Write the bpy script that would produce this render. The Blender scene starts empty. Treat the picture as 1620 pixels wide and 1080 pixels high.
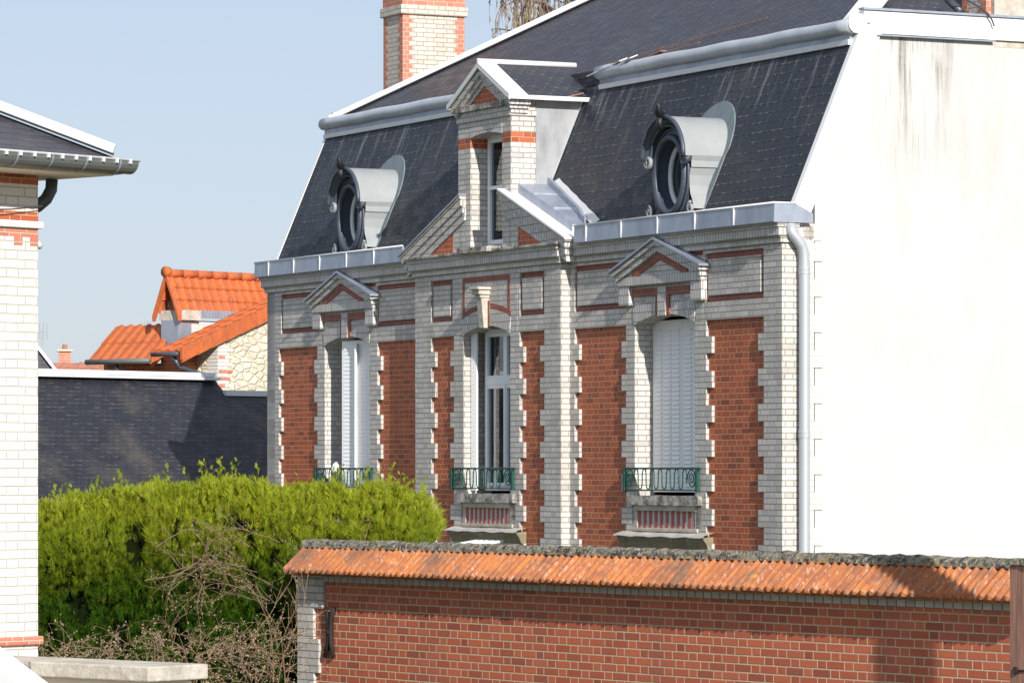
import bpy, bmesh, math, random
from mathutils import Vector, Matrix, noise as mnoise
R = math.radians
random.seed(7)
scene = bpy.context.scene
col = scene.collection

# ------------------------------------------------------------------ camera
EYE = 4.556                       # eye height above the ground (m)
FPX, CXP, HYP = 6500.0, 810.0, 742.0     # focal length, centre column, horizon row of the survey (1620 px wide photo)
cam_d = bpy.data.cameras.new('camera'); cam = bpy.data.objects.new('camera', cam_d); col.objects.link(cam)
cam.location = (0, 0, EYE); cam.rotation_euler = (R(90), 0, 0)
cam_d.sensor_width = 36; cam_d.lens = 36 * FPX / 1620; cam_d.shift_y = (HYP - 540) / 1620
cam_d.clip_start = 0.5; cam_d.clip_end = 3000
scene.camera = cam
# ------------------------------------------------------------------ sky and sun
SUN_EL, SUN_AZ = 25.0, 18.3       # degrees; azimuth measured from -Y towards +X
sd = Vector((math.cos(R(SUN_EL)) * math.sin(R(SUN_AZ)), -math.cos(R(SUN_EL)) * math.cos(R(SUN_AZ)), math.sin(R(SUN_EL))))
world = bpy.data.worlds.new('World'); scene.world = world; world.use_nodes = True
wn = world.node_tree; bg = wn.nodes['Background']
sky = wn.nodes.new('ShaderNodeTexSky'); sky.sky_type = 'NISHITA'; sky.sun_disc = False
sky.sun_elevation = R(SUN_EL); sky.sun_rotation = R(180 - SUN_AZ)
sky.air_density = 1.0; sky.dust_density = 0.6; sky.ozone_density = 2.0; sky.altitude = 100
tint = wn.nodes.new('ShaderNodeMix'); tint.data_type = 'RGBA'; tint.blend_type = 'MULTIPLY'; tint.inputs[0].default_value = 1; tint.inputs[7].default_value = (.90, .93, 1.07, 1)
wn.links.new(sky.outputs[0], tint.inputs[6])
veil = wn.nodes.new('ShaderNodeMix'); veil.data_type = 'RGBA'; veil.inputs[0].default_value = .72; veil.inputs[7].default_value = (4.5, 5.0, 5.85, 1)     # thin spring haze evens out the sky
wn.links.new(tint.outputs[2], veil.inputs[6]); wn.links.new(veil.outputs[2], bg.inputs[0]); bg.inputs[1].default_value = 0.108
sl = bpy.data.lights.new('sun', 'SUN'); sun = bpy.data.objects.new('sun', sl); col.objects.link(sun)
sl.energy = 5.0; sl.angle = R(0.5); sl.color = (1.0, 0.95, 0.88)
sun.rotation_euler = sd.to_track_quat('Z', 'Y').to_euler(); sun.location = (0, 0, 60)
scene.view_settings.view_transform = 'Standard'; scene.view_settings.look = 'None'
scene.view_settings.exposure = 0.25; scene.view_settings.gamma = 1
scene.cycles.max_bounces = 6

# ------------------------------------------------------------------ node helper
class NT:
    def __init__(s, name):
        m = bpy.data.materials.new(name); m.use_nodes = True; s.m = m; s.t = m.node_tree
        s.b = s.t.nodes['Principled BSDF']; s.tc = s.t.nodes.new('ShaderNodeTexCoord')
    def put(s, sock, v):
        if isinstance(v, bpy.types.NodeSocket): s.t.links.new(v, sock)
        elif v is not None:
            if sock.type == 'RGBA' and len(v) == 3: v = (*v, 1)
            sock.default_value = v
    def node(s, typ, ins=(), **props):
        n = s.t.nodes.new(typ)
        for k, v in props.items(): setattr(n, k, v)
        for k, v in (ins.items() if isinstance(ins, dict) else enumerate(ins)): s.put(n.inputs[k], v)
        return n
    def m_(s, op, a, b=None, c=None, clamp=False):
        return s.node('ShaderNodeMath', [x for x in (a, b, c) if x is not None], operation=op, use_clamp=clamp).outputs[0]
    def mix(s, f, a, b, mode='MIX'):
        n = s.t.nodes.new('ShaderNodeMix'); n.data_type = 'RGBA'; n.blend_type = mode
        s.put(n.inputs[0], f); s.put(n.inputs[6], a); s.put(n.inputs[7], b); return n.outputs[2]
    def noise(s, scale, vec=None, detail=4, rough=.6, out=0):
        n = s.node('ShaderNodeTexNoise'); s.put(n.inputs['Vector'], vec or s.tc.outputs['Object'])
        n.inputs['Scale'].default_value = scale; n.inputs['Detail'].default_value = detail; n.inputs['Roughness'].default_value = rough
        return n.outputs[out]
    def rng(s, v, a, b, c=0., d=1.):
        n = s.node('ShaderNodeMapRange', [v, a, b, c, d]); n.clamp = True; return n.outputs[0]
    def smooth(s, v, a, b):
        n = s.node('ShaderNodeMapRange', [v, a, b, 0., 1.], interpolation_type='SMOOTHSTEP'); return n.outputs[0]
    def sep(s, v): return s.node('ShaderNodeSeparateXYZ', [v]).outputs
    def comb(s, x, y, z=0.): return s.node('ShaderNodeCombineXYZ', [x, y, z]).outputs[0]
    def vmul(s, v, xyz): return s.node('ShaderNodeVectorMath', [v, xyz], operation='MULTIPLY').outputs[0]
    def white(s, v): return s.node('ShaderNodeTexWhiteNoise', {0: v}, noise_dimensions='3D').outputs[0]
    def bump(s, h, strength=.5, dist=.01):
        n = s.node('ShaderNodeBump'); n.inputs['Strength'].default_value = strength; n.inputs['Distance'].default_value = dist
        s.put(n.inputs['Height'], h); s.t.links.new(n.outputs[0], s.b.inputs['Normal'])
    def fin(s, color, rough=.8, metal=0., spec=None):
        s.put(s.b.inputs['Base Color'], color); s.put(s.b.inputs['Roughness'], rough); s.put(s.b.inputs['Metallic'], metal)
        if spec is not None: s.put(s.b.inputs['Specular IOR Level'], spec)
        return s.m

COURSE = .0713
def brick_mat(name, c1, c2, mortar, L=.22, Hd=.105, pat='flemish', swap=False, ch=COURSE, m=.011, bump=.6, rough=.7, dirt=(.25, (.2, .18, .15)), dscale=1.3, fade=(1, 1, 1), dark=.25, seed=0.):
    N = NT(name); o = N.sep(N.tc.outputs['UV']); u, v = (o[1], o[0]) if swap else (o[0], o[1])
    row = N.m_('FLOOR', N.m_('DIVIDE', v, ch)); fv = N.m_('SUBTRACT', v, N.m_('MULTIPLY', row, ch))
    P = {'flemish': L + Hd + 2 * m, 'header': Hd + m, 'stretcher': L + m}[pat]
    odd = N.m_('MODULO', N.m_('ABSOLUTE', row), 2.)
    jit = N.m_('MULTIPLY', N.white(N.comb(row, 3.7 + seed, 1.)), .018)
    uu = N.m_('ADD', N.m_('ADD', u, N.m_('MULTIPLY', odd, P / 2)), jit)
    cell = N.m_('FLOOR', N.m_('DIVIDE', uu, P)); f = N.m_('SUBTRACT', uu, N.m_('MULTIPLY', cell, P))
    d1 = N.m_('MINIMUM', f, N.m_('SUBTRACT', P, f))
    idx = N.m_('MULTIPLY', cell, 2.)
    if pat == 'flemish':
        dd = N.m_('ABSOLUTE', N.m_('SUBTRACT', f, L + m)); d1 = N.m_('MINIMUM', d1, dd)
        idx = N.m_('ADD', idx, N.m_('GREATER_THAN', f, L + m))
    dv = N.m_('MINIMUM', fv, N.m_('SUBTRACT', ch, fv))
    rag = N.m_('MULTIPLY', N.m_('SUBTRACT', N.noise(60, N.tc.outputs['UV'], 2), .5), .005)
    d = N.m_('ADD', N.m_('MINIMUM', d1, dv), rag)
    mask = N.smooth(d, m / 2 - .0025, m / 2 + .0025)
    rnd = N.white(N.comb(idx, row, seed)); rnd2 = N.white(N.comb(row, idx, seed + 5.))
    base = N.mix(rnd, c1, c2)
    base = N.mix(N.m_('MULTIPLY', N.m_('GREATER_THAN', rnd2, .86), dark), base, (.05, .03, .03))
    fine = N.noise(45, N.tc.outputs['UV'], 5, .7)
    base = N.mix(N.rng(fine, .45, .75, 0, .35), base, tuple(x * .45 for x in c1))
    mo = N.mix(N.noise(25, N.tc.outputs['UV']), mortar, tuple(x * .7 for x in mortar))
    c = N.mix(mask, mo, base)
    big = N.noise(dscale, N.vmul(N.tc.outputs['Object'], (1, 1, .45)), 6, .65)
    c = N.mix(N.rng(big, .5, .78, 0, dirt[0]), c, dirt[1])
    big2 = N.noise(.8, None, 3); c = N.mix(N.rng(big2, .3, .7, 0, .22), c, (1, .97, .9), 'MULTIPLY') if fade == (1, 1, 1) else N.mix(N.rng(big2, .42, .7, 0, .8), c, fade, 'MULTIPLY')
    N.bump(N.m_('ADD', N.m_('MULTIPLY', mask, 1.), N.m_('ADD', N.m_('MULTIPLY', fine, .35), N.m_('MULTIPLY', rnd2, .25))), bump, .008)
    return N.fin(c, rough)

def slate_mat(name, ch=.13, w=.17, c1=(.009, .014, .027), c2=(.023, .031, .047), streak=None, hook=.8, moss=.2, edge=1., rough=.5):
    N = NT(name); u, v, _ = N.sep(N.tc.outputs['UV'])
    row = N.m_('FLOOR', N.m_('DIVIDE', v, ch)); fv = N.m_('SUBTRACT', v, N.m_('MULTIPLY', row, ch))
    odd = N.m_('MODULO', N.m_('ABSOLUTE', row), 2.); uu = N.m_('ADD', u, N.m_('MULTIPLY', odd, w / 2))
    uu = N.m_('ADD', uu, N.m_('MULTIPLY', N.white(N.comb(row, 1.3, 2.)), .02))
    cell = N.m_('FLOOR', N.m_('DIVIDE', uu, w)); f = N.m_('SUBTRACT', uu, N.m_('MULTIPLY', cell, w))
    du = N.m_('MINIMUM', f, N.m_('SUBTRACT', w, f))
    wob = N.m_('MULTIPLY', N.m_('SUBTRACT', N.noise(14, N.tc.outputs['UV'], 2), .5), .012)
    fvw = N.m_('ADD', fv, wob)
    gap = N.m_('SUBTRACT', 1., N.smooth(du, .001, .005)); low = N.m_('SUBTRACT', 1., N.smooth(fvw, .004, .013))
    rnd = N.white(N.comb(cell, row, .3)); rnd2 = N.white(N.comb(row, cell, 4.3))
    c = N.mix(rnd, c1, c2)
    c = N.mix(N.rng(N.noise(30, N.tc.outputs['UV'], 5), .45, .8, 0, .4), c, (.1, .095, .09))
    c = N.mix(N.rng(N.noise(.9, None, 6), .5, .75, 0, moss), c, (.13, .11, .085))
    c = N.mix(N.m_('MULTIPLY', gap, .6), c, (.012, .012, .016))
    # pale worn lower edge above a dark joint
    pale = N.m_('MULTIPLY', N.m_('MULTIPLY', N.smooth(fvw, .012, .016), N.m_('SUBTRACT', 1., N.smooth(fvw, .02, .03))), N.rng(rnd2, .3, 1., 0., .32 * edge))
    c = N.mix(pale, c, (.3, .25, .18))
    c = N.mix(N.m_('MULTIPLY', low, .85), c, (.01, .01, .012))
    hk = N.m_('MULTIPLY', N.m_('LESS_THAN', N.m_('ABSOLUTE', N.m_('SUBTRACT', f, w / 2)), .011), N.m_('LESS_THAN', fvw, .026))
    c = N.mix(N.m_('MULTIPLY', hk, N.rng(rnd2, 0., .8, hook * .15, hook)), c, (.24, .21, .16))
    if streak:
        z = N.sep(N.tc.outputs['Object'])[2]
        st = N.noise(9, N.comb(u, N.m_('MULTIPLY', v, .09), 0.), 3, .7)
        st = N.m_('MULTIPLY', N.rng(st, .55, .74, 0, .6), N.rng(z, streak[0], streak[1]))
        c = N.mix(st, c, (.36, .37, .4))
        st2 = N.noise(5, N.comb(u, N.m_('MULTIPLY', v, .15), 9.), 3, .7)
        c = N.mix(N.m_('MULTIPLY', N.rng(st2, .6, .8, 0, .3), N.rng(z, streak[0] - 1.6, streak[1])), c, (.3, .3, .32))
    h = N.m_('SUBTRACT', 1., N.m_('DIVIDE', fv, ch)); h = N.m_('SUBTRACT', h, N.m_('MULTIPLY', low, .9))
    N.bump(N.m_('ADD', N.m_('ADD', h, N.m_('MULTIPLY', rnd, .35)), N.m_('MULTIPLY', gap, -.4)), .7, .008)
    return N.fin(c, N.rng(rnd, 0, 1, rough - .08, rough + .15), 0., .32)

def plain(name, c, rough=.6, metal=0., var=.2, scale=6., c2=None, bump=0., bs=40., spec=None, sz=(1, 1, 1), lo=.4, hi=.75):
    N = NT(name); v = N.vmul(N.tc.outputs['Object'], sz)
    n = N.noise(scale, v, 6, .65); cc = N.mix(N.rng(n, lo, hi, 0, var), c, c2 or tuple(x * .4 for x in c))
    if bump: N.bump(N.noise(bs, None, 6, .7), bump, .01)
    return N.fin(cc, rough, metal, spec)

MAT = {}
MAT['wbrick'] = brick_mat('white_glazed_brick', (.66, .635, .60), (.51, .495, .475), (.40, .36, .30), bump=.9, dirt=(.55, (.27, .245, .2)), dark=.12)
MAT['wheader'] = brick_mat('white_soldier_brick', (.66, .65, .64), (.52, .51, .51), (.28, .23, .17), pat='header', swap=False, L=.1, Hd=.06, ch=.115, m=.01, dirt=(.4, (.28, .24, .18)), dark=.05)
MAT['rheader'] = brick_mat('red_soldier_brick', (.33, .085, .055), (.26, .06, .045), (.36, .25, .19), pat='header', Hd=.06, ch=.115, m=.01, dirt=(.2, (.15, .06, .05)))
MAT['rbrick'] = brick_mat('red_facing_brick', (.52, .125, .045), (.38, .08, .034), (.62, .38, .22), m=.011, bump=.7, dirt=(.45, (.2, .075, .05)), dark=.35)
MAT['gbrick'] = brick_mat('garden_wall_brick', (.56, .15, .07), (.42, .10, .05), (.72, .52, .36), m=.013, bump=.8, dirt=(.4, (.25, .12, .09)), dscale=1.4, dark=.3, seed=3.)
MAT['pbrick'] = brick_mat('pale_cream_brick', (.76, .73, .69), (.70, .665, .62), (.62, .565, .49), L=.26, Hd=.12, bump=.7, m=.009, dirt=(.12, (.5, .42, .33)), dark=.03)
MAT['gheader'] = brick_mat('white_header_course', (.58, .57, .55), (.48, .46, .44), (.12, .1, .08), pat='header', Hd=.105, ch=.0786, bump=.7, dirt=(.4, (.25, .22, .18)), dark=.1)
MAT['orbrick'] = brick_mat('orange_red_brick', (.6, .22, .14), (.52, .17, .11), (.6, .48, .38), bump=.5, dark=.1)
MAT['chbrick'] = brick_mat('weathered_chimney_brick', (.66, .61, .53), (.55, .5, .44), (.42, .33, .25), bump=.7, dirt=(.35, (.35, .28, .22)), dscale=2., dark=.08)
MAT['slate'] = slate_mat('mansard_slate', .135, .17, streak=(EYE + 4.1, EYE + 5.1))
MAT['slate_up'] = slate_mat('upper_roof_slate', .115, .17, (.022, .026, .04), (.045, .047, .062), hook=.7, edge=.7)
MAT['slate_back'] = slate_mat('outbuilding_slate', .105, .16, (.010, .013, .022), (.022, .025, .037), hook=.3, moss=.5, edge=1.)
MAT['slate_left'] = slate_mat('neighbour_slate', .12, .2, (.05, .05, .065), (.075, .075, .09), hook=.2, moss=.35)
MAT['zinc'] = plain('zinc_sheet', (.40, .44, .52), .45, .5, .8, 3.5, (.24, .27, .33), .15, 30, sz=(1, 1, .35))
MAT['zinc_matt'] = plain('weathered_matt_zinc', (.34, .35, .365), .65, .1, .9, 4.5, (.2, .21, .22), .1, 20, sz=(1, 1, .5))
MAT['roll_zinc'] = plain('bright_roll_zinc', (.52, .55, .60), .5, .15, .8, 3., (.36, .39, .44), .15, 12)
MAT['zinc_white'] = plain('pale_oxidised_zinc', (.78, .78, .78), .55, .1, .3, 5., (.6, .6, .62), .1)
MAT['paint_white'] = plain('white_painted_board', (.80, .80, .79), .5, 0, .1, 3., (.75, .74, .7))
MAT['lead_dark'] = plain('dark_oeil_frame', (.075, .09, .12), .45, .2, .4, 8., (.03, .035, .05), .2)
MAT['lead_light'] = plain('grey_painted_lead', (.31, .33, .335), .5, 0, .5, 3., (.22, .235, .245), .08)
MAT['apron'] = plain('pale_lead_flashing', (.17, .21, .23), .6, 0, .7, 6., (.10, .13, .155), .2, 25, sz=(1, 1, .3))
MAT['shutter'] = plain('white_shutter_paint', (.90, .91, .92), .45, 0, .15, 4., (.76, .77, .78))
MAT['pvc'] = plain('white_window_paint', (.84, .86, .88), .35, 0, .05, 4.)
MAT['iron'] = plain('green_painted_iron', (.012, .09, .07), .4, .2, .5, 20., (.01, .03, .03))
MAT['rust'] = plain('rusty_iron', (.022, .016, .015), .75, .2, .3, 12., (.04, .022, .016), .5)
MAT['green_zinc'] = plain('gutter_zinc_dark', (.17, .19, .185), .5, .35, .5, 5., (.11, .125, .125), .1)  # dull dark grey zinc of the smaller gutters
MAT['pipe'] = plain('grey_downpipe', (.44, .47, .5), .45, .25, .35, 4., (.36, .38, .41), sz=(1, 1, .3))
MAT['pipe_dark'] = plain('dark_downpipe', (.07, .085, .1), .4, .2, .3, 6.)
MAT['soffit'] = plain('cream_soffit', (.75, .68, .58), .7, 0, .3, 3., (.6, .52, .42))
MAT['wood'] = None
def glass_mat():
    N = NT('window_glass'); N.fin((.02, .03, .035), .06, 0); N.b.inputs['Alpha'].default_value = 1
    n = N.noise(3.); return N.fin(N.mix(n, (.02, .03, .035), (.05, .07, .08)), .05)
MAT['glass'] = glass_mat()
def curtain_mat():
    N = NT('net_curtain'); x = N.sep(N.tc.outputs['Object'])[0]
    w = N.m_('SINE', N.m_('MULTIPLY', x, 90.)); return N.fin(N.mix(N.rng(w, -1, 1), (.3, .35, .38), (.55, .6, .62)), .9)
MAT['curtain'] = curtain_mat()
def stone_mat(name, c, d, sc=9., lich=.6, amt=.9, y=.0):
    N = NT(name); n = N.noise(sc, None, 8, .75); n2 = N.noise(sc * 2.7, None, 4, .7)
    c0 = N.mix(N.rng(n, .42, .6, 0, amt), c, d)
    c0 = N.mix(N.rng(n2, .56, .64, 0, lich), c0, (.62, .6, .55))
    if y: c0 = N.mix(N.rng(N.noise(sc * .7, N.vmul(N.tc.outputs['Object'], (1, 1, 1.01)), 3), .63, .7, 0, y), c0, (.5, .3, .03))
    N.bump(N.m_('ADD', n, n2), .9, .02); return N.fin(c0, .92)
MAT['lichen'] = stone_mat('lichen_ridge_mortar', (.30, .27, .2), (.03, .027, .02), 14., .85, 1., .6)
MAT['sill'] = stone_mat('blackened_sill_stone', (.5, .47, .42), (.07, .065, .06), 5., .5)
MAT['coping'] = stone_mat('weathered_coping_concrete', (.55, .51, .44), (.34, .3, .25), 3., .5, .8)
MAT['soilstone'] = stone_mat('ochre_stained_cornice', (.27, .23, .15), (.17, .14, .09), 4., .3, .7)
def render_mat():
    N = NT('cream_render'); x, y, z = N.sep(N.tc.outputs['Object'])
    n = N.noise(1.1, None, 5, .6); c = N.mix(N.rng(n, .35, .7, 0, .3), (.525, .518, .508), (.495, .486, .472))
    st = N.noise(7., N.comb(y, x, N.m_('MULTIPLY', z, .05)), 6, .75)
    b1 = N.m_('MULTIPLY', N.rng(z, EYE + 3.3, EYE + 4.9), N.m_('MULTIPLY', N.rng(y, 1.2, 1.7), N.m_('SUBTRACT', 1., N.rng(y, 2.1, 2.6))))
    c = N.mix(N.m_('MULTIPLY', N.rng(st, .48, .62, 0, 1.), N.m_('MULTIPLY', b1, N.rng(N.noise(1.7), .25, .5))), c, (.14, .13, .10))
    st2 = N.noise(3.2, N.comb(y, x, N.m_('MULTIPLY', z, .2)), 5, .7)
    b2 = N.m_('MULTIPLY', N.rng(z, EYE + .4, EYE + 2.6), N.rng(y, 1.0, 1.6))
    c = N.mix(N.m_('MULTIPLY', N.rng(st2, .5, .7, 0, .3), b2), c, (.34, .33, .29))
    c = N.mix(N.rng(N.noise(.55, None, 4), .5, .62, 0, .12), c, (.40, .385, .35)); N.bump(N.m_('ADD', N.noise(50, None, 4), N.noise(6., None, 5)), .22, .008); return N.fin(c, .9)
MAT['render'] = render_mat()
def tile_mat(name, lich=.7, c1=(.54, .18, .04), c2=(.30, .10, .035)):
    N = NT(name); u, v, _ = N.sep(N.tc.outputs['UV'])
    cell = N.white(N.comb(N.m_('FLOOR', N.m_('DIVIDE', u, .102)), 1., 2.)); c = N.mix(cell, c1, c2)
    c = N.mix(N.rng(N.noise(9, None, 6, .75), .42, .66, 0, .75), c, (.24, .085, .05))
    c = N.mix(N.rng(N.noise(22, N.vmul(N.tc.outputs['UV'], (1, .4, 1)), 4, .7), .56, .64, 0, lich * .85), c, (.46, .42, .37))
    c = N.mix(N.rng(N.noise(2.3, None, 4, .7), .52, .68, 0, lich * 1.2), c, (.13, .075, .05))
    c = N.mix(N.rng(N.noise(5, N.vmul(N.tc.outputs['Object'], (1, 1, 1.3)), 3), .66, .72, 0, lich), c, (.5, .28, .03))
    N.bump(N.noise(40, None, 5), .4, .01); return N.fin(c, .75)
MAT['tile'] = tile_mat('lichen_spotted_orange_tile')
MAT['tile_new'] = tile_mat('orange_clay_tile', .12, (.60, .135, .025), (.50, .105, .022))
MAT['tile_far'] = tile_mat('faded_red_tile', .3, (.4, .17, .11), (.35, .14, .1))
def wood_mat():
    N = NT('pinkish_brown_timber'); v = N.vmul(N.tc.outputs['Object'], (14, 14, .9)); n = N.noise(2.2, v, 6, .7)
    c = N.mix(N.rng(n, .35, .65), (.38, .2, .14), (.17, .085, .065)); N.bump(n, .6, .01); return N.fin(c, .8)
MAT['wood'] = wood_mat()
def rubble_mat():
    N = NT('ochre_rubble_stone'); vo = N.node('ShaderNodeTexVoronoi', {'Scale': 4.2, 'Vector': N.vmul(N.tc.outputs['Object'], (1, 1, 1.7))}, feature='F1')
    de = N.node('ShaderNodeTexVoronoi', {'Scale': 4.2, 'Vector': N.vmul(N.tc.outputs['Object'], (1, 1, 1.7))}, feature='DISTANCE_TO_EDGE')
    c = N.mix(N.sep(vo.outputs['Color'])[0], (.70, .63, .5), (.56, .49, .37))
    c = N.mix(N.rng(de.outputs[0], 0, .14, .35, 0), c, (.5, .43, .31)); c = N.mix(N.rng(N.noise(9.), .45, .7, 0, .4), c, (.75, .7, .6))
    N.bump(N.m_('ADD', N.rng(de.outputs[0], 0, .15), N.noise(12.)), .8, .03); return N.fin(c, .95)
MAT['rubble'] = rubble_mat()

# ------------------------------------------------------------------ mesh builder
Z = Vector((0, 0, 1))
class MB:
    def __init__(s): s.f = []
    def face(s, pts, m=0, t=None): s.f.append(([Vector(p) for p in pts], m, t))
    def box(s, x0, x1, y0, y1, z0, z1, m=0, t=None):
        p = [Vector((x, y, z)) for z in (z0, z1) for y in (y0, y1) for x in (x0, x1)]
        for q in ((0, 1, 5, 4), (3, 2, 6, 7), (2, 0, 4, 6), (1, 3, 7, 5), (4, 5, 7, 6), (2, 3, 1, 0)): s.face([p[i] for i in q], m, t)
    def ext(s, poly, ax, a0, a1, m=0, t=None):
        """poly in the two other axes, extruded from a0 to a1; ax 'y': poly (x,z); 'x': poly (y,z); 'z': poly (x,y)"""
        def P(q, a): return {'y': (q[0], a, q[1]), 'x': (a, q[0], q[1]), 'z': (q[0], q[1], a)}[ax]
        A = [P(q, a0) for q in poly]; B = [P(q, a1) for q in poly]; n = len(poly)
        s.face(A, m, t); s.face(B[::-1], m, t)
        for i in range(n): s.face([A[i], B[i], B[(i + 1) % n], A[(i + 1) % n]], m, t)
    def strip(s, A, B, m=0, t=None):
        for i in range(len(A) - 1): s.face([A[i], A[i + 1], B[i + 1], B[i]], m, t)
    def tube(s, pts, r, n=8, m=0, cap=True, closed=False):
        pts = [Vector(p) for p in pts]; N = len(pts); rs = r if isinstance(r, (list, tuple)) else [r] * N; rings = []; ref = None
        for i, p in enumerate(pts):
            if closed: d = pts[(i + 1) % N] - pts[i - 1]
            else: d = pts[min(i + 1, N - 1)] - pts[max(i - 1, 0)]
            d = d.normalized() if d.length > 1e-9 else Vector((0, 0, 1))
            if ref is None: ref = Vector((0, 0, 1)) if abs(d.z) < .9 else Vector((1, 0, 0))
            ref = ref - d * ref.dot(d)
            if ref.length < 1e-4: ref = d.orthogonal()
            ref.normalize(); b = d.cross(ref)
            rings.append([p + (ref * math.cos(2 * math.pi * k / n) + b * math.sin(2 * math.pi * k / n)) * rs[i] for k in range(n)])
        for i in range(N if closed else N - 1):
            a, c = rings[i], rings[(i + 1) % N]
            for k in range(n): s.face([a[k], a[(k + 1) % n], c[(k + 1) % n], c[k]], m)
        if cap and not closed and n > 2: s.face(rings[0][::-1], m); s.face(rings[-1], m)
    def build(s, name, mats, parent=None, smooth=False, bevel=0, recalc=True, merge=True, off=(0, 0, EYE)):
        if not isinstance(mats, (list, tuple)): mats = [mats]
        me = bpy.data.meshes.new(name); V = []; F = []; off = Vector(off)
        for pts, m, t in s.f:
            F.append(list(range(len(V), len(V) + len(pts)))); V += [p + off for p in pts]
        me.from_pydata(V, [], F)
        for mt in mats: me.materials.append(mt)
        tl = me.attributes.new('tdir', 'FLOAT_VECTOR', 'FACE') if any(f[2] for f in s.f) else None
        for i, (pts, m, t) in enumerate(s.f):
            me.polygons[i].material_index = m
            if tl: tl.data[i].vector = t or (0, 0, 0)
        if merge:
            bm = bmesh.new(); bm.from_mesh(me)
            bmesh.ops.remove_doubles(bm, verts=bm.verts, dist=.0004)
            if recalc: bmesh.ops.recalc_face_normals(bm, faces=bm.faces)
            bm.to_mesh(me); bm.free()
        uv = me.uv_layers.new(name='UVMap'); ta = me.attributes.get('tdir')
        for p in me.polygons:
            n = p.normal; t = Vector(ta.data[p.index].vector) if ta else Vector((0, 0, 0))
            if t.length > .1: t = (t - n * t.dot(n))
            if t.length < .1: t = Vector((1, 0, 0)) if abs(n.z) > .985 else Z.cross(n)
            if t.length < 1e-6: t = Vector((1, 0, 0))
            t.normalize(); v = n.cross(t)
            if n.z < -.985: v = -v
            for li in p.loop_indices:
                co = me.vertices[me.loops[li].vertex_index].co; uv.data[li].uv = (co.dot(t), co.dot(v))
            if smooth: p.use_smooth = True
        o = bpy.data.objects.new(name, me); col.objects.link(o)
        if parent: o.parent = parent
        if bevel:
            b = o.modifiers.new('bevel', 'BEVEL'); b.width = bevel; b.segments = 2; b.limit_method = 'ANGLE'; b.angle_limit = R(40)
        return o

class Frame:
    """a building's own axes: x along its front to the right, y into it, origin at a ground corner"""
    def __init__(s, ox, oy, xa): s.o = (ox, oy); l = math.hypot(*xa); s.x = (xa[0] / l, xa[1] / l); s.y = (-s.x[1], s.x[0])
    def on(s, px, py, yl):                       # sight line through a survey point meets the plane y = yl
        u = (px - CXP) / FPX; X0 = s.o[0] + s.y[0] * yl; Y0 = s.o[1] + s.y[1] * yl
        t = (u * Y0 - X0) / (s.x[0] - u * s.x[1]); return t, (HYP - py) * (Y0 + s.x[1] * t) / FPX
    def onx(s, px, py, xl):
        u = (px - CXP) / FPX; X0 = s.o[0] + s.x[0] * xl; Y0 = s.o[1] + s.x[1] * xl
        t = (u * Y0 - X0) / (s.y[0] - u * s.y[1]); return t, (HYP - py) * (Y0 + s.y[1] * t) / FPX
    def root(s, name, label, cat, group=None, at=(0, 0), rot=0.):
        o = bpy.data.objects.new(name, None); col.objects.link(o); o['label'] = label; o['category'] = cat
        if group: o['group'] = group
        o.location = (s.o[0] + s.x[0] * at[0] + s.y[0] * at[1], s.o[1] + s.x[1] * at[0] + s.y[1] * at[1], 0)
        o.rotation_euler = (0, 0, math.atan2(s.x[1], s.x[0]) + rot); o.empty_display_size = .3; return o
def tag(o, label, cat, group=None):
    o['label'] = label; o['category'] = cat
    if group: o['group'] = group
    return o
# ================================================================== ground
g = MB(); n = 24
def gz(x, y): return -EYE + (.05 * mnoise.noise(Vector((x * .05, y * .05, 0))) if math.hypot(x, y) < 300 else 0)
gx_ = [-900, -300, -120] + [i * 8 - 60 for i in range(19)] + [120, 300, 900]; gy_ = [-200, -60, -10] + [i * 8 for i in range(16)] + [160, 300, 900, 2400]
for i in range(len(gx_) - 1):
    for j in range(len(gy_) - 1):
        g.face([(x, y, gz(x, y) - .03) for x, y in ((gx_[i], gy_[j]), (gx_[i + 1], gy_[j]), (gx_[i + 1], gy_[j + 1]), (gx_[i], gy_[j + 1]))])
N = NT('grassy_ground'); nn = N.noise(1.5, None, 6); c_ = N.mix(N.rng(nn, .4, .65), (.07, .1, .03), (.16, .14, .09)); N.bump(N.noise(20.), .6, .05)
o = g.build('ground', N.fin(c_, .95)); o['kind'] = 'structure'

# ================================================================== main house
H = Frame(3.2398, 49.3171, (.4428, -.8966))
house = H.root('brick_house', 'tall red brick house with white brick quoins, slate mansard roof and blank cream gable wall', 'house')
Gd = -EYE                                            # ground height in eye-level coordinates
D = .14                                              # projection of the central bay
RED = .04                                            # red panels sit back from the white brick
TOOTH0 = .15; PER = 6 * COURSE
# white brick is bounded by these distances (s) from the near corner: x = -s
def red_panel(mb, s0, s1, z0, z1, y): mb.box(-s1, -s0, y, y + .3, z0, z1)
wl = MB()
# red masonry behind the white brick on the three fronts, split around the window openings (z -.33 .. 1.96)
WB, WT = -.33, 1.97
W3 = [(2.17, 3.765, 0.), (7.09, 8.556, -D), (12.02, 13.66, 0.)]
def masonry(s0, s1, y, win):
    wl.box(-s1, -win[1] - .05, y, .40, Gd, 3.0); wl.box(-win[0] + .05, -s0, y, .40, Gd, 3.0)
    wl.box(-win[1] - .05, -win[0] + .05, y + .001, .399, 2.06, 2.99); wl.box(-win[1] - .05, -win[0] + .05, y + .001, .399, Gd + .01, WB - .01)
masonry(0.03, 5.45, RED, W3[0]); masonry(5.62, 10.10, RED - D, W3[1]); masonry(10.25, 15.83, RED, W3[2])
wl.build('wall', MAT['rbrick'], house)
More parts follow.
